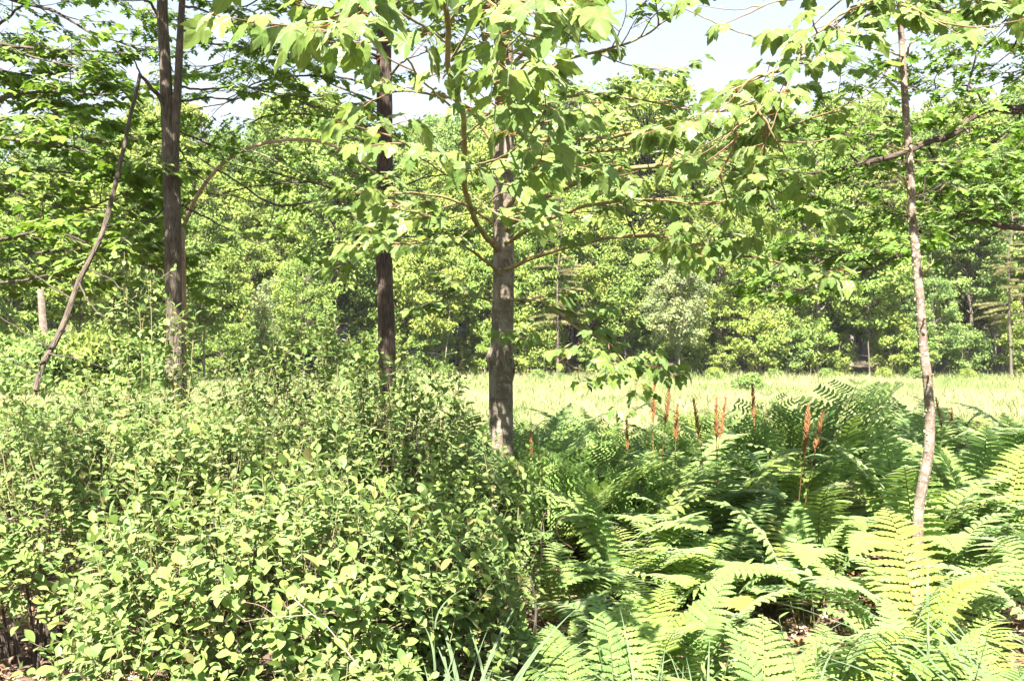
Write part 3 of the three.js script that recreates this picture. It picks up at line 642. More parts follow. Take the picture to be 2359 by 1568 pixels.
{ // the forked tree on the left
  const d = 8.2, base = at(405, 1180, d); base.y = -0.05;
  const P = new Plant('forked_tree', 'brown barked tree on the left forking into two upright stems', 'tree', base, null, 205);
  trunkMesh(P, [base, ...A([[403, 950, d], [402, 790, d], [398, 600, d], [397, 500, d], [394, 400, d], [390, 330, d], [384, 250, d], [380, 150, d], [374, 50, d], [373, -60, d], [360, -400, d], [350, -800, d]])], [0.1, 0.085, 0.074, 0.074, 0.077, 0.074, 0.068, 0.056, 0.052, 0.05, 0.046, 0.03, 0.012], M.brownBark, { wobble: 0.06, ridge: 0.06, seed: 15, repeat: 2, vscale: 1.5 });
  const g = new GB();
  g.tube(smooth(A([[400, 390, d], [402, 330, d], [405, 270, d], [410, 180, d], [414, 90, d], [419, 0, d], [424, -120, d], [440, -500, d]]), 50).map((p) => P.L(p)), (t) => lerp(0.045, 0.022, t), 18, { repeat: 1, wobble: 0.06, vscale: 1.5, seed: 4 });
  mesh('second_stem', g.build(), M.brownBark, P.root);
  const S = { size: 0.1, petiole: 0.45, twig: 0.55, every: 0.19, droop: 0.45, tilt: 0.7 };
  limb(P, A([[370, 50, 8.2], [350, 18, 8.1], [325, -5, 8.0], [280, -40, 7.8]]), 0.016, 0.008, { ...S, from: 0.5 });
  limb(P, A([[415, 15, 8.2], [450, 22, 8.1], [540, 40, 7.9], [640, 60, 7.6]]), 0.014, 0.005, { ...S, from: 0.3 });
  limb(P, A([[412, 200, 8.25], [460, 192, 8.2], [560, 195, 8.0], [640, 210, 7.8], [720, 245, 7.6]]), 0.012, 0.005, { ...S, from: 0.3 });
  limb(P, A([[412, 235, 8.25], [470, 220, 8.3], [560, 215, 8.4], [650, 170, 8.5]]), 0.012, 0.005, { ...S, from: 0.4 });
  limb(P, A([[415, 100, 8.25], [470, 90, 8.2], [560, 110, 8.0], [650, 130, 7.7]]), 0.012, 0.005, { ...S, from: 0.3 });
  limb(P, A([[410, 300, 8.25], [480, 330, 8.4], [560, 350, 8.5], [640, 400, 8.6]]), 0.01, 0.005, { ...S, from: 0.3, every: 0.4 });
  limb(P, A([[412, 340, 8.25], [440, 390, 8.1], [490, 425, 8.0], [560, 455, 7.9], [630, 475, 7.8]]), 0.008, 0.005, { ...S, naked: true });
  limb(P, A([[385, 470, 8.2], [330, 500, 8.0], [250, 520, 7.8]]), 0.012, 0.004, { ...S, from: 0.2 });
  limb(P, A([[410, 470, 8.25], [480, 490, 8.4], [560, 540, 8.5], [640, 580, 8.6]]), 0.012, 0.004, { ...S, from: 0.4, every: 0.5 });
  for (let k = 0; k < 6; k++) {  // unseen limbs reaching forward, added to cast shade on the stems
    const p = at(k % 2 ? 368 : 424, -150 - 70 * k, d), o = V(-0.45 + 0.2 * k, 0.1, 1).normalize();
    limb(P, [p, p.clone().addScaledVector(o, 1.2).add(V(0, 0.1, 0)), p.clone().addScaledVector(o, 2.5)], 0.02, 0.006, { ...S, twig: 0.6, from: 0.2, every: 0.17 });
  }
  for (let k = 0; k < 13; k++) {
    const y = -20 - 60 * k, a = k * 2.4 + 2, l = 2.2 * (1 - k / 22), p = at(k % 2 ? 370 : 424, y, d), o = V(Math.cos(a), 0.45, Math.sin(a));
    limb(P, [p, p.clone().addScaledVector(o, l * 0.5), p.clone().addScaledVector(o, l)], 0.02, 0.006, { ...S, twig: 0.6, from: 0.25, every: 0.26 });
  }
  P.finish({ limbMat: M.brownBark, twigMat: M.twig, geos: mapleGeo, mats: greenMapleMats });
}
{ // the bent sapling behind it, the broken limb that hangs beside it
  let b = at(428, 1100, 8.4); b.y = 0;
  let P = new Plant('arched_sapling', 'thin pale sapling bent over in an arch beside the forked tree', 'sapling', b, null, 207);
  const g = new GB();
  g.tube(smooth([b, ...A([[426, 900, 8.4], [424, 780, 8.4], [423, 650, 8.4], [421, 560, 8.4], [426, 515, 8.8], [442, 475, 8.7], [470, 425, 8.6], [515, 375, 8.5], [580, 338, 8.4], [660, 322, 8.3], [730, 325, 8.2], [800, 350, 8.1], [860, 395, 8.0], [930, 450, 7.9]])], 90).map((p) => P.L(p)), (t) => lerp(0.022, 0.008, t * t), 10, { wobble: 0.08, repeat: 1, vscale: 1.2 });
  mesh('trunk', g.build(), M.orangeBark, P.root);
  for (const t of [[[560, 345, 8.4], [620, 370, 8.3], [740, 420, 8.2], [860, 540, 8]], [[470, 425, 8.6], [490, 445, 8.6], [510, 430, 8.6]], [[630, 450, 8.2], [625, 500, 8.2], [610, 540, 8.2]], [[760, 335, 8.2], [800, 310, 8], [850, 300, 7.9]]])
    limb(P, A(t), 0.008, 0.003, { naked: true });
  limb(P, A([[740, 328, 8.2], [800, 370, 8.1], [850, 430, 8.0]]), 0.006, 0.003, { size: 0.08, twig: 0.3, every: 0.3, from: 0.3 });
  P.finish({ limbMat: M.paleBark, twigMat: M.twig, geos: mapleGeo, mats: mapleMats });
  b = at(85, 860, 7.2);
  P = new Plant('broken_limb', 'grey dead limb hanging bent from the forked tree down to the shrubs', 'dead branch', b, null, 208);
  const h = new GB();
  h.tube(smooth(A([[80, 900, 7.1], [100, 835, 7.2], [125, 790, 7.25], [150, 735, 7.3], [178, 655, 7.4], [205, 600, 7.45], [235, 535, 7.5], [258, 450, 7.6], [280, 360, 7.7], [300, 265, 7.8], [315, 205, 7.85], [322, 170, 7.9]]), 60).map((p) => P.L(p)), (t) => lerp(0.026, 0.015, t), 10, { wobble: 0.12, ridge: 0.08, repeat: 1, vscale: 1.2 });
  h.tube(smooth(A([[320, 172, 7.9], [335, 185, 7.95], [350, 205, 8.0], [362, 215, 8.1], [375, 240, 8.15]]), 16).map((p) => P.L(p)), [0.013, 0.022], 9, { wobble: 0.15 });
  mesh('trunk', h.build(), M.brownBark, P.root);
  for (const t of [[[322, 172, 7.9], [312, 140, 7.9], [300, 110, 7.9]], [[105, 828, 7.2], [60, 835, 7.1], [-20, 800, 7.0]], [[110, 815, 7.2], [170, 830, 7.1], [250, 850, 7]], [[100, 840, 7.2], [40, 860, 7.1], [-30, 870, 7]], [[180, 650, 7.4], [220, 690, 7.3], [240, 760, 7.2], [245, 830, 7.1]], [[120, 800, 7.2], [75, 780, 7.2], [0, 730, 7.3]], [[165, 690, 7.4], [100, 640, 7.5], [30, 600, 7.5]], [[200, 620, 7.45], [260, 660, 7.4], [300, 690, 7.3]]])
    limb(P, A(t), 0.009, 0.003, { naked: true });
  P.finish({ limbMat: M.brownBark, twigMat: M.twig, geos: mapleGeo, mats: mapleMats });
}
{ // the tree whose trunk stands outside the frame on the left
  const base = V(-7.2, -0.05, -9.6), P = new Plant('maple_tree', 'maple reaching in from the left border with long level leafy limbs', 'tree', base, null, 211);
  trunkMesh(P, [base, V(-7.1, 2, -9.6), V(-7.0, 4.5, -9.5), V(-7.0, 7, -9.5), V(-7.1, 10, -9.4)], [0.17, 0.15, 0.13, 0.1, 0.04], M.greyBark, {});
  const S = { size: 0.105, petiole: 0.45, twig: 0.62, every: 0.155, droop: 0.5, tilt: 0.75, from: 0.3, fork: 0.36 }, T = (y) => V(-7.05, y, -9.55);
  const limbs = [
    [T(3.6), [-60, 240, 9.5], [0, 225, 9.3], [100, 214, 9.1], [235, 216, 8.9], [305, 208, 8.8]], [T(3.2), [-80, 180, 9.9], [90, 235, 9.5], [170, 300, 9.3], [230, 350, 9.2], [290, 410, 9.1]],
    [T(2.6), [-60, 410, 9.3], [0, 423, 9.0], [100, 462, 8.8], [240, 488, 8.6]], [T(2.5), [-60, 480, 9.9], [60, 500, 9.6], [180, 480, 9.4], [300, 440, 9.3]], [T(2.3), [-80, 640, 9.3], [0, 660, 9.1], [100, 640, 8.9], [220, 600, 8.7]],
    [T(2.8), [-100, 330, 8.7], [40, 320, 8.5], [160, 330, 8.3], [270, 370, 8.2]], [T(2.4), [-120, 560, 8.7], [0, 550, 8.6], [120, 540, 8.5], [220, 570, 8.4]], [T(2.2), [-80, 600, 10.3], [80, 590, 10.1], [240, 580, 9.9], [360, 620, 9.8]],
    [T(4.0), [-60, 110, 9.5], [40, 130, 9.2], [150, 150, 9.0]], [T(2.9), [-60, 300, 10.5], [120, 280, 10.3], [260, 290, 10.2], [340, 330, 10.1]], [T(2.6), [-40, 400, 10.7], [130, 400, 10.5], [280, 420, 10.3]],
  ];
  for (const l of limbs) limb(P, [l[0], ...A(l.slice(1))], 0.03, 0.006, S);
  for (let k = 0; k < 12; k++) {
    const y = 6.1 + 0.36 * k, a = k * 2.4, l = 2.8 * (1 - k / 17), p = V(-7.02, y, -9.5), o = V(Math.cos(a), 0.3, Math.sin(a));
    limb(P, [p, p.clone().addScaledVector(o, l * 0.5), p.clone().addScaledVector(o, l)], 0.03, 0.006, { ...S, twig: 0.65, every: 0.28 });
  }
  P.finish({ limbMat: M.brownBark, twigMat: M.twig, geos: mapleGeo, mats: greenMapleMats });
}
{ // an oak behind it, above
  const base = V(-7.6, -0.05, -10.5), P = new Plant('oak_tree', 'oak at the upper left with sharp lobed leaves against the sky', 'tree', base, null, 213);
  trunkMesh(P, [base, V(-7.5, 3, -10.5), V(-7.4, 6, -10.4), V(-7.4, 9, -10.3), V(-7.5, 12, -10.2)], [0.2, 0.17, 0.14, 0.1, 0.03], M.darkBark, {});
  const S = { size: 0.12, petiole: 0.22, twig: 0.5, every: 0.24, droop: 0.4, tilt: 0.5, from: 0.3, paired: false, dense: 0.9, fork: 0.3 }, T = (y) => V(-7.4, y, -10.4);
  const limbs = [
    [T(5.6), [-60, -10, 9.6], [70, 0, 9.3], [135, 35, 9.1], [215, 72, 8.9], [288, 100, 8.8]], [T(5.4), [-60, 80, 9.8], [0, 52, 9.6], [50, 20, 9.4], [64, 5, 9.3]], [T(5.2), [-40, 90, 9.2], [60, 110, 9.0], [130, 120, 8.9], [250, 120, 8.8]],
    [T(5.8), [0, -60, 9.6], [150, -40, 9.4], [300, 20, 9.2]], [T(4.6), [-50, 150, 9.4], [60, 170, 9.2], [160, 170, 9.1]], [T(6.2), [100, -120, 9.6], [300, -80, 9.4], [330, 0, 9.2]],
  ];
  for (const l of limbs) limb(P, [l[0], ...A(l.slice(1))], 0.03, 0.006, S);
  for (let k = 0; k < 10; k++) {
    const y = 6.6 + 0.45 * k, a = k * 2.4, l = 2.6 * (1 - k / 15), p = V(-7.42, y, -10.3), o = V(Math.cos(a), 0.3, Math.sin(a));
    limb(P, [p, p.clone().addScaledVector(o, l * 0.5), p.clone().addScaledVector(o, l)], 0.03, 0.006, { ...S, every: 0.34 });
  }
  P.finish({ limbMat: M.darkBark, twigMat: M.twig, geos: oakGeo, mats: oakMats });
}
{ // the leafy tree that fills the sky between the two left trunks
  const base = at(889, 1000, 10.8); base.y = -0.05;
  const P = new Plant('oak_tree', 'slender oak whose dark leaves hang between the forked tree and the dark trunk', 'tree', base, null, 215);
  trunkMesh(P, [base, at(888, 600, 10.8), at(886, 300, 10.8), at(887, 0, 10.8), at(890, -300, 10.8)], [0.06, 0.055, 0.05, 0.035, 0.01], M.brownBark, {});
  const S = { size: 0.12, petiole: 0.25, twig: 0.5, every: 0.17, droop: 0.45, tilt: 0.7, from: 0.3, paired: false, dense: 0.9, fork: 0.35 };
  for (const [y, ...l] of [[0, [600, 30, 10.3], [500, 60, 9.8], [440, 50, 9.5]], [80, [600, 100, 10.3], [520, 150, 10], [450, 160, 9.7]], [150, [600, 190, 10.3], [520, 240, 10], [450, 250, 9.8]], [120, [740, 130, 10.2], [800, 110, 9.8], [850, 160, 9.5]], [250, [620, 260, 10.2], [560, 300, 10], [480, 330, 9.8]],
    [330, [760, 340, 10.2], [830, 380, 9.9], [870, 420, 9.7]], [400, [620, 420, 10.2], [520, 440, 10], [440, 480, 9.9]], [30, [620, -20, 10.2], [560, 10, 10], [470, 0, 9.8]], [60, [760, 40, 10.3], [830, 60, 10], [880, 40, 9.8]], [280, [780, 280, 10.3], [840, 300, 10.1]], [180, [620, 130, 10.6], [560, 170, 10.5], [510, 200, 10.4]], [500, [760, 480, 10.4], [830, 510, 10.2]]])
    limb(P, [at(887, y + 60, 10.8), at(780, y + 25, 10.6), ...A(l)], 0.016, 0.005, S);
  P.finish({ limbMat: M.brownBark, twigMat: M.twig, geos: oakGeo, mats: oakMats });
}
{ // the slim pale sapling on the right
  const d = 5.2, base = at(2118, 1225, d); base.y = -0.03;
  const P = new Plant('slim_maple', 'slim pale maple sapling on the right with snapped side twigs', 'tree', base, null, 217);
  trunkMesh(P, [base, ...A([[2117, 1180, d], [2130, 1100, d], [2140, 1040, d], [2143, 960, d], [2138, 880, d], [2128, 800, d], [2121, 700, d], [2112, 600, d], [2103, 500, d], [2098, 400, d], [2090, 300, d], [2084, 200, d], [2076, 60, d], [2066, -60, d], [2050, -200, d]])], [0.031, 0.03, 0.029, 0.029, 0.028, 0.027, 0.026, 0.025, 0.024, 0.023, 0.022, 0.0205, 0.019, 0.017, 0.014, 0.01], M.paleBark, { wobble: 0.05, ridge: 0.05, seed: 25, repeat: 1, vscale: 2.2 });
  for (const t of [[[2097, 345, d], [2050, 335, 5.0], [2012, 325, 4.9]], [[2100, 460, d], [2070, 420, 5.1], [2040, 385, 5.0]], [[2107, 515, d], [2125, 495, 5.1], [2148, 478, 5.1]], [[2098, 345, d], [2108, 335, 5.1], [2118, 322, 5.1]], [[2123, 635, d], [2135, 615, 5.1], [2152, 597, 5.1]], [[2136, 872, d], [2118, 872, 5.1], [2104, 868, 5.1]], [[2126, 745, d], [2132, 738, 5.1], [2138, 728, 5.1]], [[2085, 130, d], [2030, 112, 5.1], [1950, 100, 5]], [[2088, 130, d], [2105, 110, 5.1], [2120, 90, 5.1]], [[2103, 500, d], [2085, 480, 5.1], [2076, 455, 5.0]], [[2144, 868, d], [2152, 862, 5.15]]])
    limb(P, A(t), 0.0062, 0.0032, { naked: true });
  { // crusty lichen spots
    const list = [], R = rng(33), curve = new THREE.CatmullRomCurve3(A([[2117, 1180, d], [2130, 1100, d], [2142, 960, d], [2128, 800, d], [2112, 600, d], [2103, 500, d], [2098, 400, d], [2090, 300, d], [2084, 200, d]]));
    for (let k = 0; k < 260; k++) {
      const t = R(), p = curve.getPointAt(t), a = R() * 6.283, r = lerp(0.0295, 0.019, t), s = 0.0035 + 0.009 * R() * R();
      list.push({ m: new THREE.Matrix4().compose(P.L(V(p.x + Math.cos(a) * r, p.y, p.z + Math.sin(a) * r)), new THREE.Quaternion().setFromEuler(new THREE.Euler(0, -a, 0)), V(s * 0.5, s, s)), c: new THREE.Color().setRGB(0.7 + 0.5 * R(), 0.75 + 0.4 * R(), 0.8) });
    }
    instanced('lichen', new THREE.IcosahedronGeometry(1, 1), M.lichen, list, P.root);
  }
  const S = { size: 0.09, petiole: 0.5, twig: 0.36, every: 0.18, droop: 0.75, from: 0.25 };
  for (const l of [[[2072, -20, d], [2000, -10, 4.8], [1920, 40, 4.5], [1855, 100, 4.4], [1800, 160, 4.3], [1740, 240, 4.25], [1690, 300, 4.2]], [[2074, 30, d], [1990, 40, 4.9], [1900, 60, 4.6]], [[2074, 20, d], [2150, 10, 4.9], [2240, 40, 4.7], [2300, 30, 4.6]], [[2070, -30, d], [2160, -40, 4.9], [2280, -20, 4.8]], [[2072, 0, d], [2110, 20, 4.6], [2180, 60, 4.3]],
    [[1860, 95, 4.4], [1830, 180, 4.4], [1790, 260, 4.4]], [[1800, 160, 4.3], [1720, 190, 4.3], [1650, 240, 4.3]], [[1740, 240, 4.25], [1770, 310, 4.3], [1820, 380, 4.4]], [[2060, -60, d], [1960, -40, 5], [1840, 0, 4.9], [1720, 20, 4.9]], [[1700, 280, 4.2], [1690, 360, 4.3], [1640, 430, 4.4]]])
    limb(P, A(l), 0.009, 0.003, S);
  limb(P, A([[1960, -20, 4.9], [1805, 92, 5], [1707, 70, 5], [1573, 17, 5]]), 0.005, 0.003, { naked: true });
  for (let k = 0; k < 8; k++) {
    const y = -60 - 40 * k, a = k * 2.4, l = 1.3 * (1 - k / 14), p = at(2060, y, d), o = V(Math.cos(a), 0.4, Math.sin(a));
    limb(P, [p, p.clone().addScaledVector(o, l * 0.5), p.clone().addScaledVector(o, l)], 0.009, 0.003, { ...S, every: 0.24 });
  }
  P.finish({ limbMat: M.mossBark, twigMat: M.redTwig, geos: mapleGeo, mats: mapleMats });
}
{ // the oak whose limbs come in from the right
  const base = V(6.9, -0.05, -8.6), P = new Plant('oak_tree', 'oak reaching in from the right border with two long curved limbs', 'tree', base, null, 219);
  trunkMesh(P, [base, V(6.8, 2, -8.6), V(6.8, 4.5, -8.5), V(6.7, 8, -8.4), V(6.6, 11, -8.3)], [0.22, 0.19, 0.17, 0.12, 0.04], M.brownBark, {});
  const S = { size: 0.13, petiole: 0.22, twig: 0.6, every: 0.2, droop: 0.45, tilt: 0.75, from: 0.28, paired: false, dense: 0.95, fork: 0.4 }, T = (y) => V(6.75, y, -8.5);
  limb(P, [T(3.6), ...A([[2400, 232, 8.2], [2359, 240, 8.1], [2300, 252, 8.0], [2240, 272, 7.9], [2190, 298, 7.8], [2150, 335, 7.7], [2080, 362, 7.6], [2000, 377, 7.5], [1940, 386, 7.4], [1870, 398, 7.3]])], 0.055, 0.014, { ...S, from: 0.45, every: 0.24 });
  limb(P, [T(2.6), ...A([[2400, 524, 8.2], [2359, 521, 8.1], [2250, 514, 7.9], [2190, 526, 7.8], [2130, 546, 7.7], [2080, 572, 7.6], [2010, 612, 7.4], [1970, 640, 7.3], [1890, 650, 7.2]])], 0.04, 0.006, { ...S, from: 0.3, every: 0.22 });
  const subs = [
    [[2280, 256, 8.0], [2230, 208, 7.9], [2160, 203, 7.8], [2095, 185, 7.7], [2010, 172, 7.6]], [[2229, 207, 7.9], [2250, 140, 7.9], [2272, 105, 7.9], [2330, 62, 7.9]], [[2095, 360, 7.6], [2135, 390, 7.6], [2130, 450, 7.6]], [[1982, 378, 7.5], [1940, 340, 7.4], [1895, 315, 7.3]],
    [[2080, 362, 7.6], [2060, 420, 7.5], [2000, 425, 7.4]], [[1985, 378, 7.5], [1930, 420, 7.4], [1880, 430, 7.3]], [[2272, 105, 7.9], [2230, 90, 7.8], [2190, 60, 7.7]], [[2140, 340, 7.7], [2180, 400, 7.7], [2250, 420, 7.8]], [[2359, 240, 8.1], [2330, 300, 7.8], [2270, 340, 7.6]],
    [[2250, 514, 7.9], [2240, 450, 7.6], [2180, 430, 7.5], [2100, 470, 7.4]], [[2190, 526, 7.8], [2230, 480, 7.5], [2300, 470, 7.4]], [[2080, 572, 7.6], [2020, 550, 7.4], [1960, 560, 7.2]], [[2010, 612, 7.4], [1960, 590, 7.3], [1900, 600, 7.2]], [[2130, 546, 7.7], [2090, 500, 7.5], [2020, 490, 7.4]], [[2359, 60, 8.2], [2320, 110, 8.0], [2280, 160, 7.9]],
    [[2400, 380, 8], [2330, 420, 7.7], [2250, 430, 7.5]], [[2400, 440, 8], [2330, 470, 7.6], [2270, 500, 7.4]], [[2000, 377, 7.5], [1950, 300, 7.6], [1930, 260, 7.6]],
  ];
  for (const l of subs) limb(P, A(l), 0.011, 0.004, { ...S, from: 0.15, every: 0.2 });
  for (const l of [[[2440, 0, 8.3], [2360, 20, 8.1], [2300, 60, 8]], [[2440, 120, 8.3], [2380, 150, 8], [2320, 200, 7.8]], [[2440, -60, 8.3], [2340, -20, 8.1], [2240, 0, 7.9]]]) limb(P, [T(5), ...A(l)], 0.03, 0.006, S);
  for (let k = 0; k < 12; k++) {
    const y = 5.2 + 0.42 * k, a = k * 2.4 + 0.6, l = 2.8 * (1 - k / 17), p = V(6.7, y, -8.4), o = V(Math.cos(a), 0.3, Math.sin(a));
    limb(P, [p, p.clone().addScaledVector(o, l * 0.5), p.clone().addScaledVector(o, l)], 0.03, 0.006, { ...S, every: 0.34 });
  }
  P.finish({ limbMat: M.darkBark, twigMat: M.twig, geos: oakGeo, mats: oakMats });
}

// ---------------------------------------------------------------- the shrubs
function shoot(P, start, dir, len, S) {                  // an upright twig with leaves set round it
  const R = P.R, n = Math.max(5, Math.round(len / S.gap)), pts = [start.clone()], d = dir.clone().normalize();
  for (let k = 1; k <= n; k++) {
    d.x += (R() - 0.5) * 0.16; d.z += (R() - 0.5) * 0.16; d.y += 0.02;
    d.normalize();
    pts.push(pts[k - 1].clone().addScaledVector(d, len / n));
  }
  P.twigs.tube(pts.filter((p, k) => k % 2 === 0 || k === n).map((p) => P.L(p)), [0.0022, 0.0009], 3, { cap: false });
  let turn = R() * 6.283;
  const young = R() < S.young;
  for (let k = 1; k <= n; k++) {
    turn += 2.3 + (R() - 0.5) * 0.5;
    const T = pts[k].clone().sub(pts[k - 1]).normalize(), a = T.clone().cross(V(0.3, 0.2, 1)).normalize(), b = T.clone().cross(a);
    const out = a.multiplyScalar(Math.cos(turn)).addScaledVector(b, Math.sin(turn)), t = k / n, end = t > 0.8;
    const dir2 = out.clone().multiplyScalar(end ? 0.6 : 1).addScaledVector(T, end ? 0.9 : 0.45).addScaledVector(UPV, -0.25 * R() + 0.05);
    const nn = T.clone().multiplyScalar(0.7).addScaledVector(UPV, 0.75).addScaledVector(out, -0.35 + 0.3 * R()).add(V((R() - 0.5) * 0.7, 0, (R() - 0.5) * 0.7));
    P.leaf(pts[k], dir2, nn, S.size * (0.42 + 0.75 * R()) * (t < 0.25 ? 0.8 : 1) * (k === n ? 0.7 : 1), 0.12, young && t > 0.85 ? 5 : undefined);
  }
}
function shrub({ label, px, d, rx, rz, h, shoots, seed, size = 0.062, low = 0.12, tall = [], stems = 16, young = 0.14, group, name = 'shrub' }) {
  const base = V(gx(px, d), 0, -d), P = new Plant(name, label, 'shrub', base, group, seed), R = P.R, S = { gap: 0.026, size, young };
  const lump = (u) => 0.62 + 0.76 * fbm(u.x * 2.4 + seed, u.y * 2.4, u.z * 2.4, 3);
  const dome = (u, s) => { const k = lump(u) * s; return V(base.x + u.x * rx * k, h * (low + (1 - low) * (0.35 * s + 0.65 * clamp(u.y * 0.95 + 0.05) * k)), base.z + u.z * rz * k); };
  const tips = [];
  for (let k = 0; k < stems; k++) {
    const a = k * 2.4 + R(), tilt = 0.15 + 0.85 * R(), u = V(Math.cos(a) * tilt, 1.1 - 0.6 * tilt, Math.sin(a) * tilt).normalize(), e = dome(u, 0.82), b = V(base.x + Math.cos(a) * 0.12 * (1 + R()), 0, base.z + Math.sin(a) * 0.12 * (1 + R()));
    const mid = b.clone().lerp(e, 0.5).add(V((R() - 0.5) * 0.12, 0.06, (R() - 0.5) * 0.12)), pts = smooth([b, mid, e], 12);
    P.limbs.tube(pts.map((p) => P.L(p)), [0.0085 + 0.004 * R(), 0.003], 5, { wobble: 0.1, seed: k });
    tips.push(...pts.slice(3));
  }
  for (let k = 0; k < shoots; k++) {
    const a = R() * 6.283, y = -0.1 + 1.1 * R(), q = Math.sqrt(Math.max(0.02, 1 - y * y)), u = V(Math.cos(a) * q, Math.max(y, 0.0) + 0.02, Math.sin(a) * q), s = R() < 0.72 ? 0.88 + 0.17 * R() : 0.5 + 0.38 * R();
    const e = dome(u, s);
    if (y < 0) e.y *= 1 + y * 2.6;
    const L = 0.13 + 0.14 * R(), g = V(u.x * 0.6, 0.45 + 0.55 * Math.max(0, u.y), u.z * 0.6).add(V((R() - 0.5) * 0.7, (R() - 0.5) * 0.4, (R() - 0.5) * 0.7)).normalize();
    const b = e.clone().addScaledVector(g, -L);
    shoot(P, b, g, L, S);
    if (R() < 0.55) {
      let best = null, bd = 1e9;
      for (let j = 0; j < 14; j++) { const c = tips[Math.floor(R() * tips.length)], dd = c.distanceToSquared(b) + (c.y > b.y ? 0.3 : 0); if (dd < bd) { bd = dd; best = c; } }
      P.twigs.tube(smooth([best, best.clone().lerp(b, 0.5).add(V(0, -0.03, 0)), b], 6).map((p) => P.L(p)), [0.0034, 0.002], 3, { cap: false });
    }
  }
  for (const [tx, ty, td] of tall) {                      // long shoots standing out of the top
    const e = at(tx, ty, td ?? d), b = V(lerp(base.x, e.x, 0.75), h * 0.62, lerp(base.z, e.z, 0.7)), pts = smooth([b, b.clone().lerp(e, 0.55).add(V(0.02, 0.02, 0)), e], 10);
    P.twigs.tube(pts.map((p) => P.L(p)), [0.005, 0.002], 4, { cap: false });
    shoot(P, pts[7], pts[9].clone().sub(pts[7]), 0.3, { ...S, gap: 0.03 });
    for (let j = 1; j < 10; j++) for (let q = 0; q < 2; q++) { const a = R() * 6.28; shoot(P, pts[j], V(Math.cos(a), 0.8, Math.sin(a)), 0.1 + 0.12 * R(), { ...S, gap: 0.026 }); }
  }
  P.finish({ limbMat: M.brownBark, twigMat: M.greenTwig, geos: shrubGeo, mats: shrubMats });
  return P;
}
shrub({ label: 'bright rounded shrub in the middle of the front row, bare dead twigs on its side', px: 640, d: 3.85, rx: 0.98, rz: 0.66, h: 1.16, shoots: 780, seed: 301, size: 0.066, low: 0.2 });
shrub({ label: 'low shrub at the lower left corner over the dark hollow', px: 330, d: 3.3, rx: 0.5, rz: 0.4, h: 0.72, shoots: 160, seed: 302, size: 0.062 });
shrub({ label: 'leafy shrub right before the foot of the middle maple', px: 1010, d: 4.0, rx: 0.4, rz: 0.42, h: 1.05, shoots: 330, seed: 303, size: 0.066, low: 0.1 });
shrub({ label: 'big pale shrub at the left border, rising behind the dark hollow', px: 120, d: 4.9, rx: 1.0, rz: 0.75, h: 1.42, shoots: 900, seed: 304 });
shrub({ label: 'half shaded shrub in the middle rank, below the forked tree', px: 560, d: 5.4, rx: 1.05, rz: 0.75, h: 1.42, shoots: 900, seed: 305 });
shrub({ label: 'shaded shrub hiding the foot of the dark furrowed trunk', px: 905, d: 5.9, rx: 0.72, rz: 0.7, h: 1.56, shoots: 620, seed: 306, tall: [[940, 845], [1010, 870], [1060, 850], [820, 800]] });
shrub({ label: 'tall shrub behind the others, between the forked tree and the dark trunk', px: 700, d: 6.7, rx: 1.0, rz: 0.8, h: 1.86, shoots: 720, seed: 307, tall: [[750, 735], [690, 745], [780, 770], [620, 770], [560, 770], [840, 770]] });
shrub({ label: 'shrub with tall loose shoots rising before the forked trunk', px: 330, d: 6.2, rx: 0.85, rz: 0.75, h: 1.6, shoots: 620, seed: 308, tall: [[285, 580], [345, 620], [320, 700], [265, 690], [400, 720], [445, 740], [250, 760], [380, 780]] });
shrub({ label: 'shrub cut by the left border under the broken hanging limb', px: -20, d: 6.3, rx: 1.0, rz: 0.7, h: 1.46, shoots: 560, seed: 309, tall: [[20, 830], [60, 850]] });
shrub({ label: 'low shrub at the bottom edge beside the bluish grass tuft', px: 800, d: 3.15, rx: 0.42, rz: 0.36, h: 0.66, shoots: 300, seed: 310, size: 0.066 });
shrub({ label: 'small sprig of a shrub in the very lower left corner', px: 95, d: 3.2, rx: 0.16, rz: 0.16, h: 0.62, shoots: 22, seed: 311, stems: 4, size: 0.06 });
shrub({ label: 'dark low shrub at the bottom edge below the bright front shrub', px: 620, d: 3.0, rx: 0.42, rz: 0.3, h: 0.44, shoots: 160, seed: 312, size: 0.05 });
shrub({ label: 'loose sprigs of a shrub crossing before the lower trunk of the middle maple', px: 1150, d: 4.6, rx: 0.24, rz: 0.3, h: 0.92, shoots: 90, seed: 313, stems: 6, size: 0.055, tall: [[1215, 1110], [1190, 1060], [1120, 1070]] });
{ // the dead twigs on the front shrub
  const o = thing('dead_branch', 'bare pinkish grey dead branch sticking out of the bright front shrub', 'dead branch', at(800, 1500, 3.15)), g = new GB(), L = (p) => p.clone().sub(o.position);
  for (const [t, r] of [[[[830, 1540], [790, 1490], [750, 1440], [700, 1400], [660, 1362]], 0.005], [[[720, 1415], [660, 1420], [600, 1425], [560, 1432]], 0.003], [[[690, 1392], [665, 1400], [640, 1385]], 0.002], [[[620, 1424], [590, 1445]], 0.0016], [[[640, 1422], [600, 1395], [555, 1385]], 0.002], [[[600, 1425], [612, 1400], [618, 1375]], 0.0014], [[[565, 1430], [545, 1415]], 0.0014], [[[700, 1400], [705, 1375], [698, 1345]], 0.0016], [[[650, 1418], [655, 1390]], 0.0014], [[[660, 1420], [640, 1440], [620, 1450]], 0.0013]])
    g.tube(smooth(t.map(([x, y], k) => at(x, y, 3.13 + 0.02 * Math.sin(k * 2 + x))), 12).map(L), [r * 0.65, r * 0.3], 5, { wobble: 0.15, seed: r * 900 });
  mesh('twigs', g.build(), M.deadTwig, o);
}

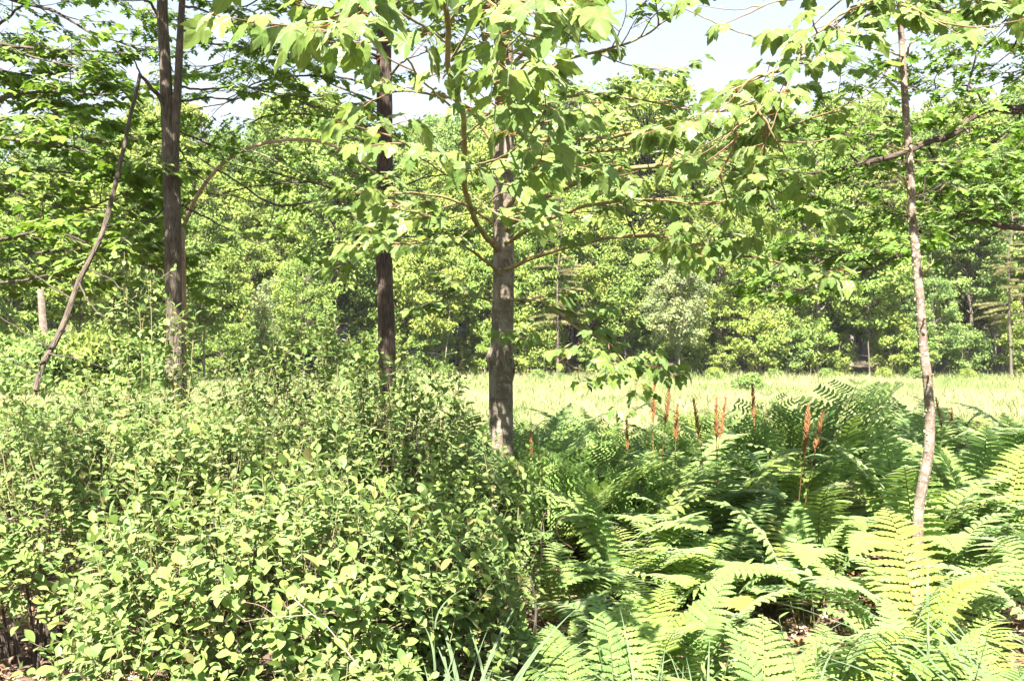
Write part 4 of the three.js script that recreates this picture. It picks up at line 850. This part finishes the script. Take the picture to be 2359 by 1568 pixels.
// ---------------------------------------------------------------- the ferns
function pinna(g, o, d, n, len, w, lobes, curl) {
  const x = d.clone().cross(n).normalize(), P = (u, s) => { const z = -curl * u * u * len - Math.abs(s) * 0.25; return [o.x + d.x * u * len + x.x * s + n.x * z, o.y + d.y * u * len + x.y * s + n.y * z, o.z + d.z * u * len + x.z * s + n.z * z]; };
  const wid = (u) => w * Math.min(1, 0.75 + 0.5 * u) * Math.pow(1 - Math.pow(u, 1.9), 0.75);
  const mid = [];
  for (let k = 0; k <= lobes; k++) mid.push(g.v(...P(k / lobes, 0), 0.5, k / lobes));
  for (const s of [-1, 1]) {
    let prev = g.v(...P(0, s * wid(0) * 0.5), 0.5, 0);
    for (let k = 0; k < lobes; k++) {
      const u = k / lobes, du = 1 / lobes, W = wid(u + du * 0.5);
      const a = g.v(...P(u + du * 0.32, s * W), 1, u), b = g.v(...P(u + du * 0.85, s * W * 0.92), 1, u), c = g.v(...P(u + du, s * wid(Math.min(0.99, u + du)) * 0.6), 0.5, u);
      const T = (p, q, r) => (s > 0 ? g.t(p, q, r) : g.t(p, r, q));
      T(mid[k], a, prev); T(mid[k], b, a); T(mid[k], mid[k + 1], b); T(mid[k + 1], c, b);
      prev = c;
    }
  }
}
function frondGeo(seed, { th0 = 0.25, th1 = 1.5, pow = 1.7, pairs = 20, wide = 0.172, lobes = 7, stipe = 0.24, roll = 0, side = 0, royal = false }) {
  const R = rng(seed), g = new GB(), n = 34, pts = [V(0, 0, 0)], tan = [];
  for (let k = 0; k <= n; k++) {
    const t = k / n, th = lerp(th0, th1, Math.pow(t, pow)), sd = side * t * t;
    const d = V(Math.sin(sd) * 0.8, Math.cos(th), Math.sin(th)).normalize();
    tan.push(d);
    if (k) pts.push(pts[k - 1].clone().addScaledVector(d, 1 / n));
  }
  g.tube(pts, [0.0048, 0.0012], 4, { cap: false });
  for (let i = 0; i < g.uv.length; i += 2) { g.uv[i] = 0.03; g.uv[i + 1] = 0.5; }
  const on = (t) => { const f = t * n, k = Math.min(n - 1, Math.floor(f)); return [pts[k].clone().lerp(pts[k + 1], f - k), tan[k].clone().lerp(tan[k + 1], f - k).normalize()]; };
  for (let k = 0; k < pairs; k++) {
    const f = (k + 0.5) / pairs, t = lerp(stipe, 0.995, Math.pow(f, 0.93)), [p, T] = on(t), X = V(1, 0, 0).addScaledVector(T, -T.x).normalize(), N = X.clone().cross(T).multiplyScalar(-1).normalize();
    const prof = Math.pow(Math.sin(Math.PI * clamp(0.13 + 0.87 * Math.pow(f, 0.82))), 0.85) * (f > 0.9 ? 0.9 : 1), gap = (1 - stipe) / pairs;
    for (const s of [-1, 1]) {
      const len = wide * prof * (0.92 + 0.16 * R()) + 0.006, sweep = lerp(0.12, 0.75, f * f) + (R() - 0.5) * 0.1, lift = 0.22 + roll * s + (R() - 0.5) * 0.16;
      const d = X.clone().multiplyScalar(s).addScaledVector(T, sweep).addScaledVector(N, lift).normalize(), nn = N.clone().addScaledVector(T, 0.3 + 0.25 * (R() - 0.5)).addScaledVector(d, -0.2).addScaledVector(X, (R() - 0.5) * 0.2).normalize();
      nn.addScaledVector(d, -nn.dot(d)).normalize();
      if (royal) {
        for (let j = 0; j < 7; j++) for (const q of [-1, 1]) {
          const c = p.clone().addScaledVector(d, len * (0.16 + 0.13 * j)), y = nn.clone().cross(d).multiplyScalar(q).addScaledVector(d, 0.4).normalize();
          pinna(g, c, y, nn, len * 0.32 * (1 - 0.05 * j), len * 0.055, 2, 0.15);
        }
      } else pinna(g, p.clone().addScaledVector(T, (s > 0 ? 0.2 : -0.2) * gap), d, nn, len, gap * 0.6, len < 0.035 ? 3 : lobes, 0.22 + 0.2 * R());
    }
  }
  return g.build();
}
const fernTex = tex(64, 64, (u, v) => (u < 0.07 ? [0.17, 0.16, 0.055] : [0.142, 0.222, 0.058].map((c) => c * (0.92 + 0.16 * noise3(u * 7, v * 7, 2)) * (u > 0.47 && u < 0.53 ? 1.15 : 1))));
const fernMats = [[1, 1, 1], [0.86, 0.92, 0.8], [1.15, 1.12, 1.1], [1.05, 1.0, 0.7], [0.95, 1.02, 1.15]].map((t) => leafMat('fern_leaf', ...t, { map: fernTex, transmission: 0.5, clearcoat: 0.3, clearcoatRoughness: 0.45 }));
fernMats.push(leafMat('fading_fern', 1.15, 0.88, 0.7, { map: fernTex }));
const deadMat = new THREE.MeshStandardMaterial({ name: 'dead_fern', color: new THREE.Color().setRGB(0.15, 0.075, 0.035), side: THREE.DoubleSide, roughness: 1 });
const fronds = [
  frondGeo(401, { th0: 0.12, th1: 1.35, pow: 1.8 }), frondGeo(402, { th0: 0.22, th1: 1.75, pow: 1.5, side: 0.25 }), frondGeo(403, { th0: 0.3, th1: 1.6, pow: 1.3, side: -0.3 }), frondGeo(404, { th0: 0.35, th1: 2.0, pow: 1.5, pairs: 21 }),
  frondGeo(405, { th0: 0.1, th1: 0.95, pow: 2.0, wide: 0.155 }), frondGeo(406, { th0: 0.42, th1: 1.7, pow: 1.1, side: 0.4, roll: 0.1 }), frondGeo(407, { th0: 0.2, th1: 1.5, pow: 2.4, wide: 0.18, pairs: 19 }), frondGeo(408, { th0: 0.5, th1: 1.9, pow: 1.0, wide: 0.17, side: -0.2 }),
];
const royals = [frondGeo(411, { th0: 0.12, th1: 0.8, pow: 1.6, pairs: 8, wide: 0.26, royal: true, stipe: 0.4 }), frondGeo(412, { th0: 0.25, th1: 1.1, pow: 1.4, pairs: 8, wide: 0.25, royal: true, stipe: 0.4, side: 0.3 })];
const rustMat = new THREE.MeshStandardMaterial({ name: 'rust', color: new THREE.Color().setRGB(0.2, 0.088, 0.034), roughness: 1 });
function fertileGeo(seed) {
  const g = new GB(), R = rng(seed), lean = (R() - 0.5) * 0.1, P = (t) => V(lean * t * t, t, 0.03 * Math.sin(t * 4));
  g.tube([P(0), P(0.4), P(0.7), P(1)], [0.004, 0.002], 4);
  for (let k = 0; k < 46; k++) {
    const t = 0.77 + 0.23 * (k / 46), a = k * 2.4, l = 0.04 * (1.1 - (t - 0.77) * 3) * (0.7 + 0.6 * R()), o = P(t), d = V(Math.cos(a) * 0.5, 0.9, Math.sin(a) * 0.5).normalize();
    for (let j = 1; j <= 5; j++) {
      const c = o.clone().addScaledVector(d, (l * j) / 5), s = 0.0046 * (1.2 - j * 0.12), b = g.n, q = [[1, 0, 0], [-1, 0, 0], [0, 0, 1], [0, 0, -1], [0, 1.7, 0], [0, -1.4, 0]];
      for (const [x, y, z] of q) g.v(c.x + x * s * (0.7 + 0.6 * R()), c.y + y * s, c.z + z * s * (0.7 + 0.6 * R()));
      for (const [x, y, z] of [[0, 4, 2], [2, 4, 1], [1, 4, 3], [3, 4, 0], [2, 5, 0], [1, 5, 2], [3, 5, 1], [0, 5, 3]]) g.t(b + x, b + y, b + z);
    }
  }
  return g.build();
}
const fertiles = [fertileGeo(421), fertileGeo(422), fertileGeo(423)];
function fernProto(seed, { n = 8, royal = false, spread = 1, fertile = 0 } = {}) {
  const o = new THREE.Group(), R = rng(seed);
  for (let k = 0; k < n; k++) {
    const m = new THREE.Mesh((royal ? royals : fronds)[Math.floor(R() * (royal ? royals : fronds).length)], R() < 0.03 ? fernMats[5] : fernMats[Math.floor(R() * 5)]);
    m.name = 'frond';
    m.castShadow = m.receiveShadow = true;
    const a = (k / n) * 6.283 + (R() - 0.5) * 0.6, s = 0.72 + 0.38 * R();
    m.position.set(Math.sin(a) * 0.04, 0, Math.cos(a) * 0.04);
    m.rotation.set((R() - 0.45) * 0.3 * spread, a, (R() - 0.5) * 0.3, 'YXZ');
    m.scale.setScalar(s);
    o.add(m);
  }
  for (let k = 0; k < 2; k++) {                           // last year's fronds, collapsed and brown
    const m = new THREE.Mesh(fronds[3], deadMat);
    m.name = 'dead_frond';
    m.castShadow = m.receiveShadow = true;
    m.rotation.set(0.95 + 0.3 * R(), R() * 6.28, 0.3 * R(), 'YXZ');
    m.scale.set(0.6, 0.75, 0.5);
    o.add(m);
  }
  for (let k = 0; k < fertile; k++) {
    const m = new THREE.Mesh(fertiles[k % 3], rustMat);
    m.name = 'fertile_frond';
    m.castShadow = m.receiveShadow = true;
    m.position.set((R() - 0.5) * 0.08, 0, (R() - 0.5) * 0.08);
    m.rotation.set((R() - 0.5) * 0.3, R() * 6, (R() - 0.5) * 0.3);
    m.scale.set(0.95, 0.98 + 0.12 * R(), 0.95);
    o.add(m);
  }
  return o;
}
const fernProtos = [];
for (let k = 0; k < 9; k++) fernProtos.push(fernProto(430 + k, { n: 7 + (k % 4) }));
const royalProtos = [0, 1].map((k) => fernProto(450 + k, { n: 8, royal: true }));
const usedFern = new Set();
function fern(pr, px, d, s, turn, label, group, name = 'fern') {
  const o = usedFern.has(pr) ? pr.clone() : pr;
  usedFern.add(pr);
  o.name = numbered(name);
  o.position.set(gx(px, d), -0.02, -d);
  o.rotation.set(0, turn, 0);
  o.scale.setScalar(s);
  o.userData = {};
  scene.add(o);
  return tag(o, label, 'fern', group);
}
{ // ferns with rust coloured fertile spikes: top of the spike in the photograph, depth
  const spikes = [[1527, 895, 7.6, 2, 'two tall rust spikes nearest the middle maple'], [1583, 908, 7.4, 1, 'a single slim rust spike right of the paired ones'], [1634, 925, 6.9, 3, 'a bunch of three thick rust spikes'], [1710, 868, 8.2, 1, 'one high dark rust spike beside a feathery green top'], [1832, 940, 6.7, 2, 'two broad orange rust spikes nearest the slim sapling'], [1862, 925, 7.2, 1, 'one faint rust spike behind the orange ones'], [1224, 990, 7.0, 1, 'one brown spike close right of the middle maple'], [1470, 955, 7.8, 1, 'one short dark spike in the shade'], [2185, 925, 8.6, 2, 'dark spikes right of the slim sapling before the meadow']];
  spikes.forEach(([px, py, d, n, what], k) => {
    const top = at(px, py, d), s = top.y / 1.03, p = fernProto(460 + k, { n: 7, fertile: n });
    fern(p, px, d, s, k * 1.3, 'cinnamon coloured fern with ' + what, null);
  });
}
[[2128, 4.45, 0.98, 0.4, 'bright fern whose upright frond hides the foot of the slim sapling'], [2060, 4.2, 0.85, 2.2, 'fern left of the slim sapling foot with low arching fronds'], [1500, 4.25, 0.8, 0.9, 'pale fern with one frond standing up aslant before the dark gap'], [1300, 4.0, 0.72, 2.6, 'low pale fern spreading level fronds right of the maple foot'], [1900, 3.7, 0.85, 5.2, 'tall bright fern before the lower right ferns, its frond upright'], [1350, 3.35, 0.68, 4.1, 'fern with a frond hanging straight down over the litter']].forEach(([px, d, s, t, l], k) => fern(fernProto(470 + k, { n: 8 }), px, d, s, t, l));
{
  const R = rng(480);
  const edge = (d) => (d < 4.2 ? 1330 : d < 5.5 ? 1260 : d < 7 ? 1180 : 1020);
  for (let d = 3.0; d < 10.6; d += 0.4 + 0.02 * d) {
    const step = (0.5 + 0.035 * d) * (FPX / d) * 0.82;
    for (let px = edge(d) + R() * step * 0.6; px < 2470; px += step * (0.75 + 0.5 * R())) {
      const dd = d + (R() - 0.5) * 0.3, q = px + (R() - 0.5) * 30;
      if (Math.hypot((q - 1600) / 70, (dd - 4.9) / 0.5) < 1 || Math.hypot((q - 1230) / 60, (dd - 3.7) / 0.7) < 1) continue;
      if (fbm(q * 0.006 + 3, dd * 1.1, 5, 2) < (dd < 4.2 ? 0.25 : 0.33)) continue;
      const royal = dd > 6 && R() < 0.3 && q < 2000, pr = royal ? royalProtos[Math.floor(R() * 2)] : fernProtos[Math.floor(R() * 9)];
      const s = (dd < 4.4 ? 0.74 : dd < 6 ? 0.94 : dd < 8 ? 1.2 : 1.34) * (0.85 + 0.3 * R()) * (q > 1900 && dd > 4.5 ? 1.12 : 1);
      const zone = dd < 4.4 ? (q < 1750 ? ['bright arching fern near the bottom edge, between the maple foot and the lower right corner', 'front ferns right of the maple foot'] : ['bright broad fern in the lower right corner before the slim sapling', 'front ferns in the lower right corner'])
        : dd < 6.4 ? (q < 1800 ? ['fern of the shaded middle rank right of the maple trunk', 'middle ferns right of the maple'] : ['tall fern round the foot of the slim sapling', 'ferns round the slim sapling'])
        : royal ? ['feathery fern with small oblong leaflets before the meadow', 'feathery ferns before the meadow'] : ['back rank fern standing against the bright meadow', 'back rank ferns before the meadow'];
      fern(pr, q, dd, s, R() * 6.283, zone[0], zone[1]);
    }
  }
}

// ---------------------------------------------------------------- grass tufts, herbs, litter, sticks
const grassMat = bladeMat('grass_blade', 0.085, 0.125, 0.065, 0.3), grassMat2 = bladeMat('grass_blade', 0.08, 0.13, 0.035, 0.35);
function grassTuft(seed, n, h, w, mat) {
  const o = new THREE.Group(), R = rng(seed);
  for (let k = 0; k < n; k++) {
    const g = new GB(), a = R() * 6.283;
    blade(g, V((R() - 0.5) * 0.12, 0, (R() - 0.5) * 0.12), V(Math.cos(a), 0, Math.sin(a)), h * (0.55 + 0.6 * R()), w * (0.6 + 0.6 * R()), 0.45 + 0.7 * R(), 10);
    const m = new THREE.Mesh(g.build(), mat);
    m.name = 'blade'; m.castShadow = m.receiveShadow = true;
    o.add(m);
  }
  return o;
}
function place(o, name, px, d, s, turn, label, category, group) {
  o.name = numbered(name);
  o.position.set(gx(px, d), 0, -d); o.rotation.y = turn; o.scale.setScalar(s); o.userData = {};
  scene.add(o);
  return tag(o, label, category, group);
}
{
  const a = grassTuft(501, 30, 1.0, 0.02, grassMat), b = grassTuft(502, 24, 0.92, 0.016, grassMat), c = grassTuft(503, 18, 0.8, 0.008, grassMat2);
  place(a, 'grass_tuft', 1075, 3.2, 1, 0.4, 'bluish grass tuft with broad arching blades at the bottom edge right of the shrub', 'grass');
  place(b, 'grass_tuft', 1140, 3.3, 0.95, 2, 'grass tuft of narrow bluish blades left of the fallen stick', 'grass');
  place(a.clone(), 'grass_tuft', 1020, 3.05, 0.85, 2.5, 'leftmost bluish grass tuft at the bottom edge, before the low shrub', 'grass');
  place(b.clone(), 'grass_tuft', 1500, 3.1, 1.0, 4, 'grass tuft among the herbs at the bottom edge, below the pale frond', 'grass');
  place(a.clone(), 'grass_tuft', 1590, 3.0, 0.85, 1, 'arching grass tuft at the bottom edge left of the leafy herbs', 'grass');
  place(a.clone(), 'grass_tuft', 2270, 3.0, 1.05, 3, 'grass tuft of long blades by the lower right corner', 'grass');
  place(b.clone(), 'grass_tuft', 2350, 3.1, 1.2, 5, 'grass tuft cut by the right border low down', 'grass');
  place(c, 'grass_tuft', 1420, 3.1, 1, 0, 'thin green grass tuft beneath the hanging frond', 'grass');
  place(c.clone(), 'grass_tuft', 1690, 2.9, 1.1, 2, 'thin green grass tuft in the middle of the leafy herbs', 'grass');
  place(c.clone(), 'grass_tuft', 60, 3.0, 1.0, 1, 'dark fine grass tuft in the lower left corner', 'grass');
  const stalk = (name, px, d, top, label) => {
    const o = thing(name, label, 'grass', V(gx(px, d), 0, -d)), g = new GB(), e = at(px - 12, top, d).sub(o.position), R = rng(px);
    g.tube(smooth([V(0, 0, 0), V(0.01, e.y * 0.5, 0), e], 16), [0.0014, 0.0007], 4);
    mesh('stem', g.build(), grassMat2, o);
    for (let k = 0; k < 4; k++) { const b = new GB(), q = R() * 6.28; blade(b, V(0.005, e.y * (0.3 + 0.15 * k), 0), V(Math.cos(q), 0, Math.sin(q)), 0.2, 0.009, 0.8, 8); mesh('blade', b.build(), grassMat, o); }
  };
  stalk('grass_stalk', 1000, 3.1, 1285, 'single tall grass stalk standing before the front shrub');
  stalk('grass_stalk', 2128, 2.9, 1190, 'single tall grass stalk standing before the slim sapling foot');
  stalk('grass_stalk', 1880, 2.9, 1330, 'single grass stalk rising among the lower right ferns');
}
{ // leafy herbs along the bottom edge
  const herbGeo = ovalLeaf(0.15, { fold: 0.2, curl: 0.3, petiole: 0, peak: 0.42 }), mats = [[0.15, 0.2, 0.06], [0.12, 0.18, 0.05], [0.17, 0.21, 0.08]].map((c) => leafMat('herb_leaf', ...c));
  const herb = (seed) => {
    const o = new THREE.Group(), R = rng(seed), h = 0.42 + 0.2 * R(), g = new GB(), pts = smooth([V(0, 0, 0), V((R() - 0.5) * 0.06, h * 0.5, (R() - 0.5) * 0.06), V((R() - 0.5) * 0.14, h, (R() - 0.5) * 0.14)], 24);
    g.tube(pts, [0.003, 0.0012], 4);
    mesh('stem', g.build(), grassMat2, o);
    for (let k = 5; k <= 24; k++) {
      const a = k * 2.4, t = k / 24, d = V(Math.cos(a), 0.5 - 0.7 * R() + (t > 0.85 ? 0.8 : 0), Math.sin(a)).normalize(), n = V(0, 1, 0).addScaledVector(d, -d.y).normalize(), m = new THREE.Mesh(herbGeo, mats[Math.floor(R() * 3)]), s = 0.075 * (0.6 + 0.6 * R()) * (t > 0.85 ? 0.6 : 1);
      m.name = 'leaf'; m.castShadow = m.receiveShadow = true;
      m.applyMatrix4(new THREE.Matrix4().makeBasis(d.clone().cross(n).multiplyScalar(s), d.clone().multiplyScalar(s), n.clone().multiplyScalar(s)).setPosition(pts[k]));
      o.add(m);
    }
    return o;
  };
  const pr = [521, 522, 523, 524].map(herb), R = rng(530), used = new Set();
  for (let k = 0; k < 40; k++) {
    const p = pr[k % 4], o = used.has(p) ? p.clone() : p, px = k < 30 ? 1360 + R() * 560 : 1120 + R() * 1200, d = 2.72 + R() * 0.75;
    used.add(p);
    place(o, 'leafy_herb', px, d, 0.75 + 0.5 * R(), R() * 6.28, 'pale leafy herb with narrow leaves along the bottom edge before the ferns', 'herb', 'leafy herbs along the bottom edge');
  }
}
{ // litter
  const R = rng(540), list = [], brown = new THREE.MeshStandardMaterial({ name: 'dead_leaf', color: 0xffffff, side: THREE.DoubleSide, roughness: 0.95 });
  for (let k = 0; k < 9000; k++) {
    const d = 2.2 + 9 * Math.pow(R(), 1.3), x = (R() * 2 - 1) * (d * 0.62 + 0.6), s = 0.05 + 0.07 * R(), f = 0.6 + 0.8 * R(), w = R();
    list.push({ m: new THREE.Matrix4().compose(V(x, 0.02 + 0.05 * R(), -d), new THREE.Quaternion().setFromEuler(new THREE.Euler(-1.57 + (R() - 0.5) * 1.3, (R() - 0.5) * 1.3, R() * 6.28)), V(s, s, s * 2)), c: new THREE.Color().setRGB(lerp(0.16, 0.24, w) * f, lerp(0.095, 0.16, w) * f, lerp(0.062, 0.12, w) * f) });
  }
  const o = instanced('leaf_litter', oakGeo[1], brown, list, scene);
  tag(o, 'fallen brown leaves lying thick on the ground under the ferns and shrubs', 'dead leaves', null, 'stuff');
}
{ // sticks
  const stick = (name, pts, r, mat, label, cat = 'stick') => {
    const o = thing(name, label, cat, pts[0]), g = new GB();
    g.tube(smooth(pts, 20).map((p) => p.clone().sub(pts[0])), r, 7, { wobble: 0.14, ridge: 0.1, seed: pts[0].x * 9, repeat: 1 });
    mesh('wood', g.build(), mat, o);
  };
  const G = (px, py, h) => { const d0 = at(px, py, 1), dir = d0.clone().sub(eye), t = (h - eye.y) / dir.y; return eye.clone().addScaledVector(dir, t); };
  stick('dead_stick', [G(1178, 1512, 0.1), G(1215, 1490, 0.13), G(1252, 1468, 0.17)], [0.009, 0.006], M.deadTwig, 'pale dead stick lying aslant over the litter right of the grass tuft');
  stick('rotten_log', [G(1172, 1430, 0.04), G(1195, 1490, 0.04), G(1235, 1600, 0.04)], [0.028, 0.04], M.greyBark, 'short mottled rotten log at the bottom edge below the maple foot', 'log');
  stick('dead_stick', [G(1262, 1500, 0.05), G(1272, 1470, 0.08)], [0.012, 0.01], M.deadTwig, 'thick white stub of dead wood beside the hanging frond');
  stick('dead_stick', [at(1249, 1295, 4.6), at(1246, 1230, 4.6), at(1252, 1188, 4.6), at(1258, 1180, 4.6)], [0.004, 0.002], M.deadTwig, 'upright bleached twig in the dark gap behind the front fern');
  stick('dry_tendril', [at(1318, 1262, 4.5), at(1290, 1240, 4.5), at(1282, 1215, 4.5), at(1292, 1195, 4.5), at(1325, 1192, 4.5)], [0.0028, 0.0016], M.redTwig, 'red brown dry stem curled in a loop in the dark gap', 'stem');
}

camera.far = 900;
camera.updateProjectionMatrix();
renderer.render(scene, camera);
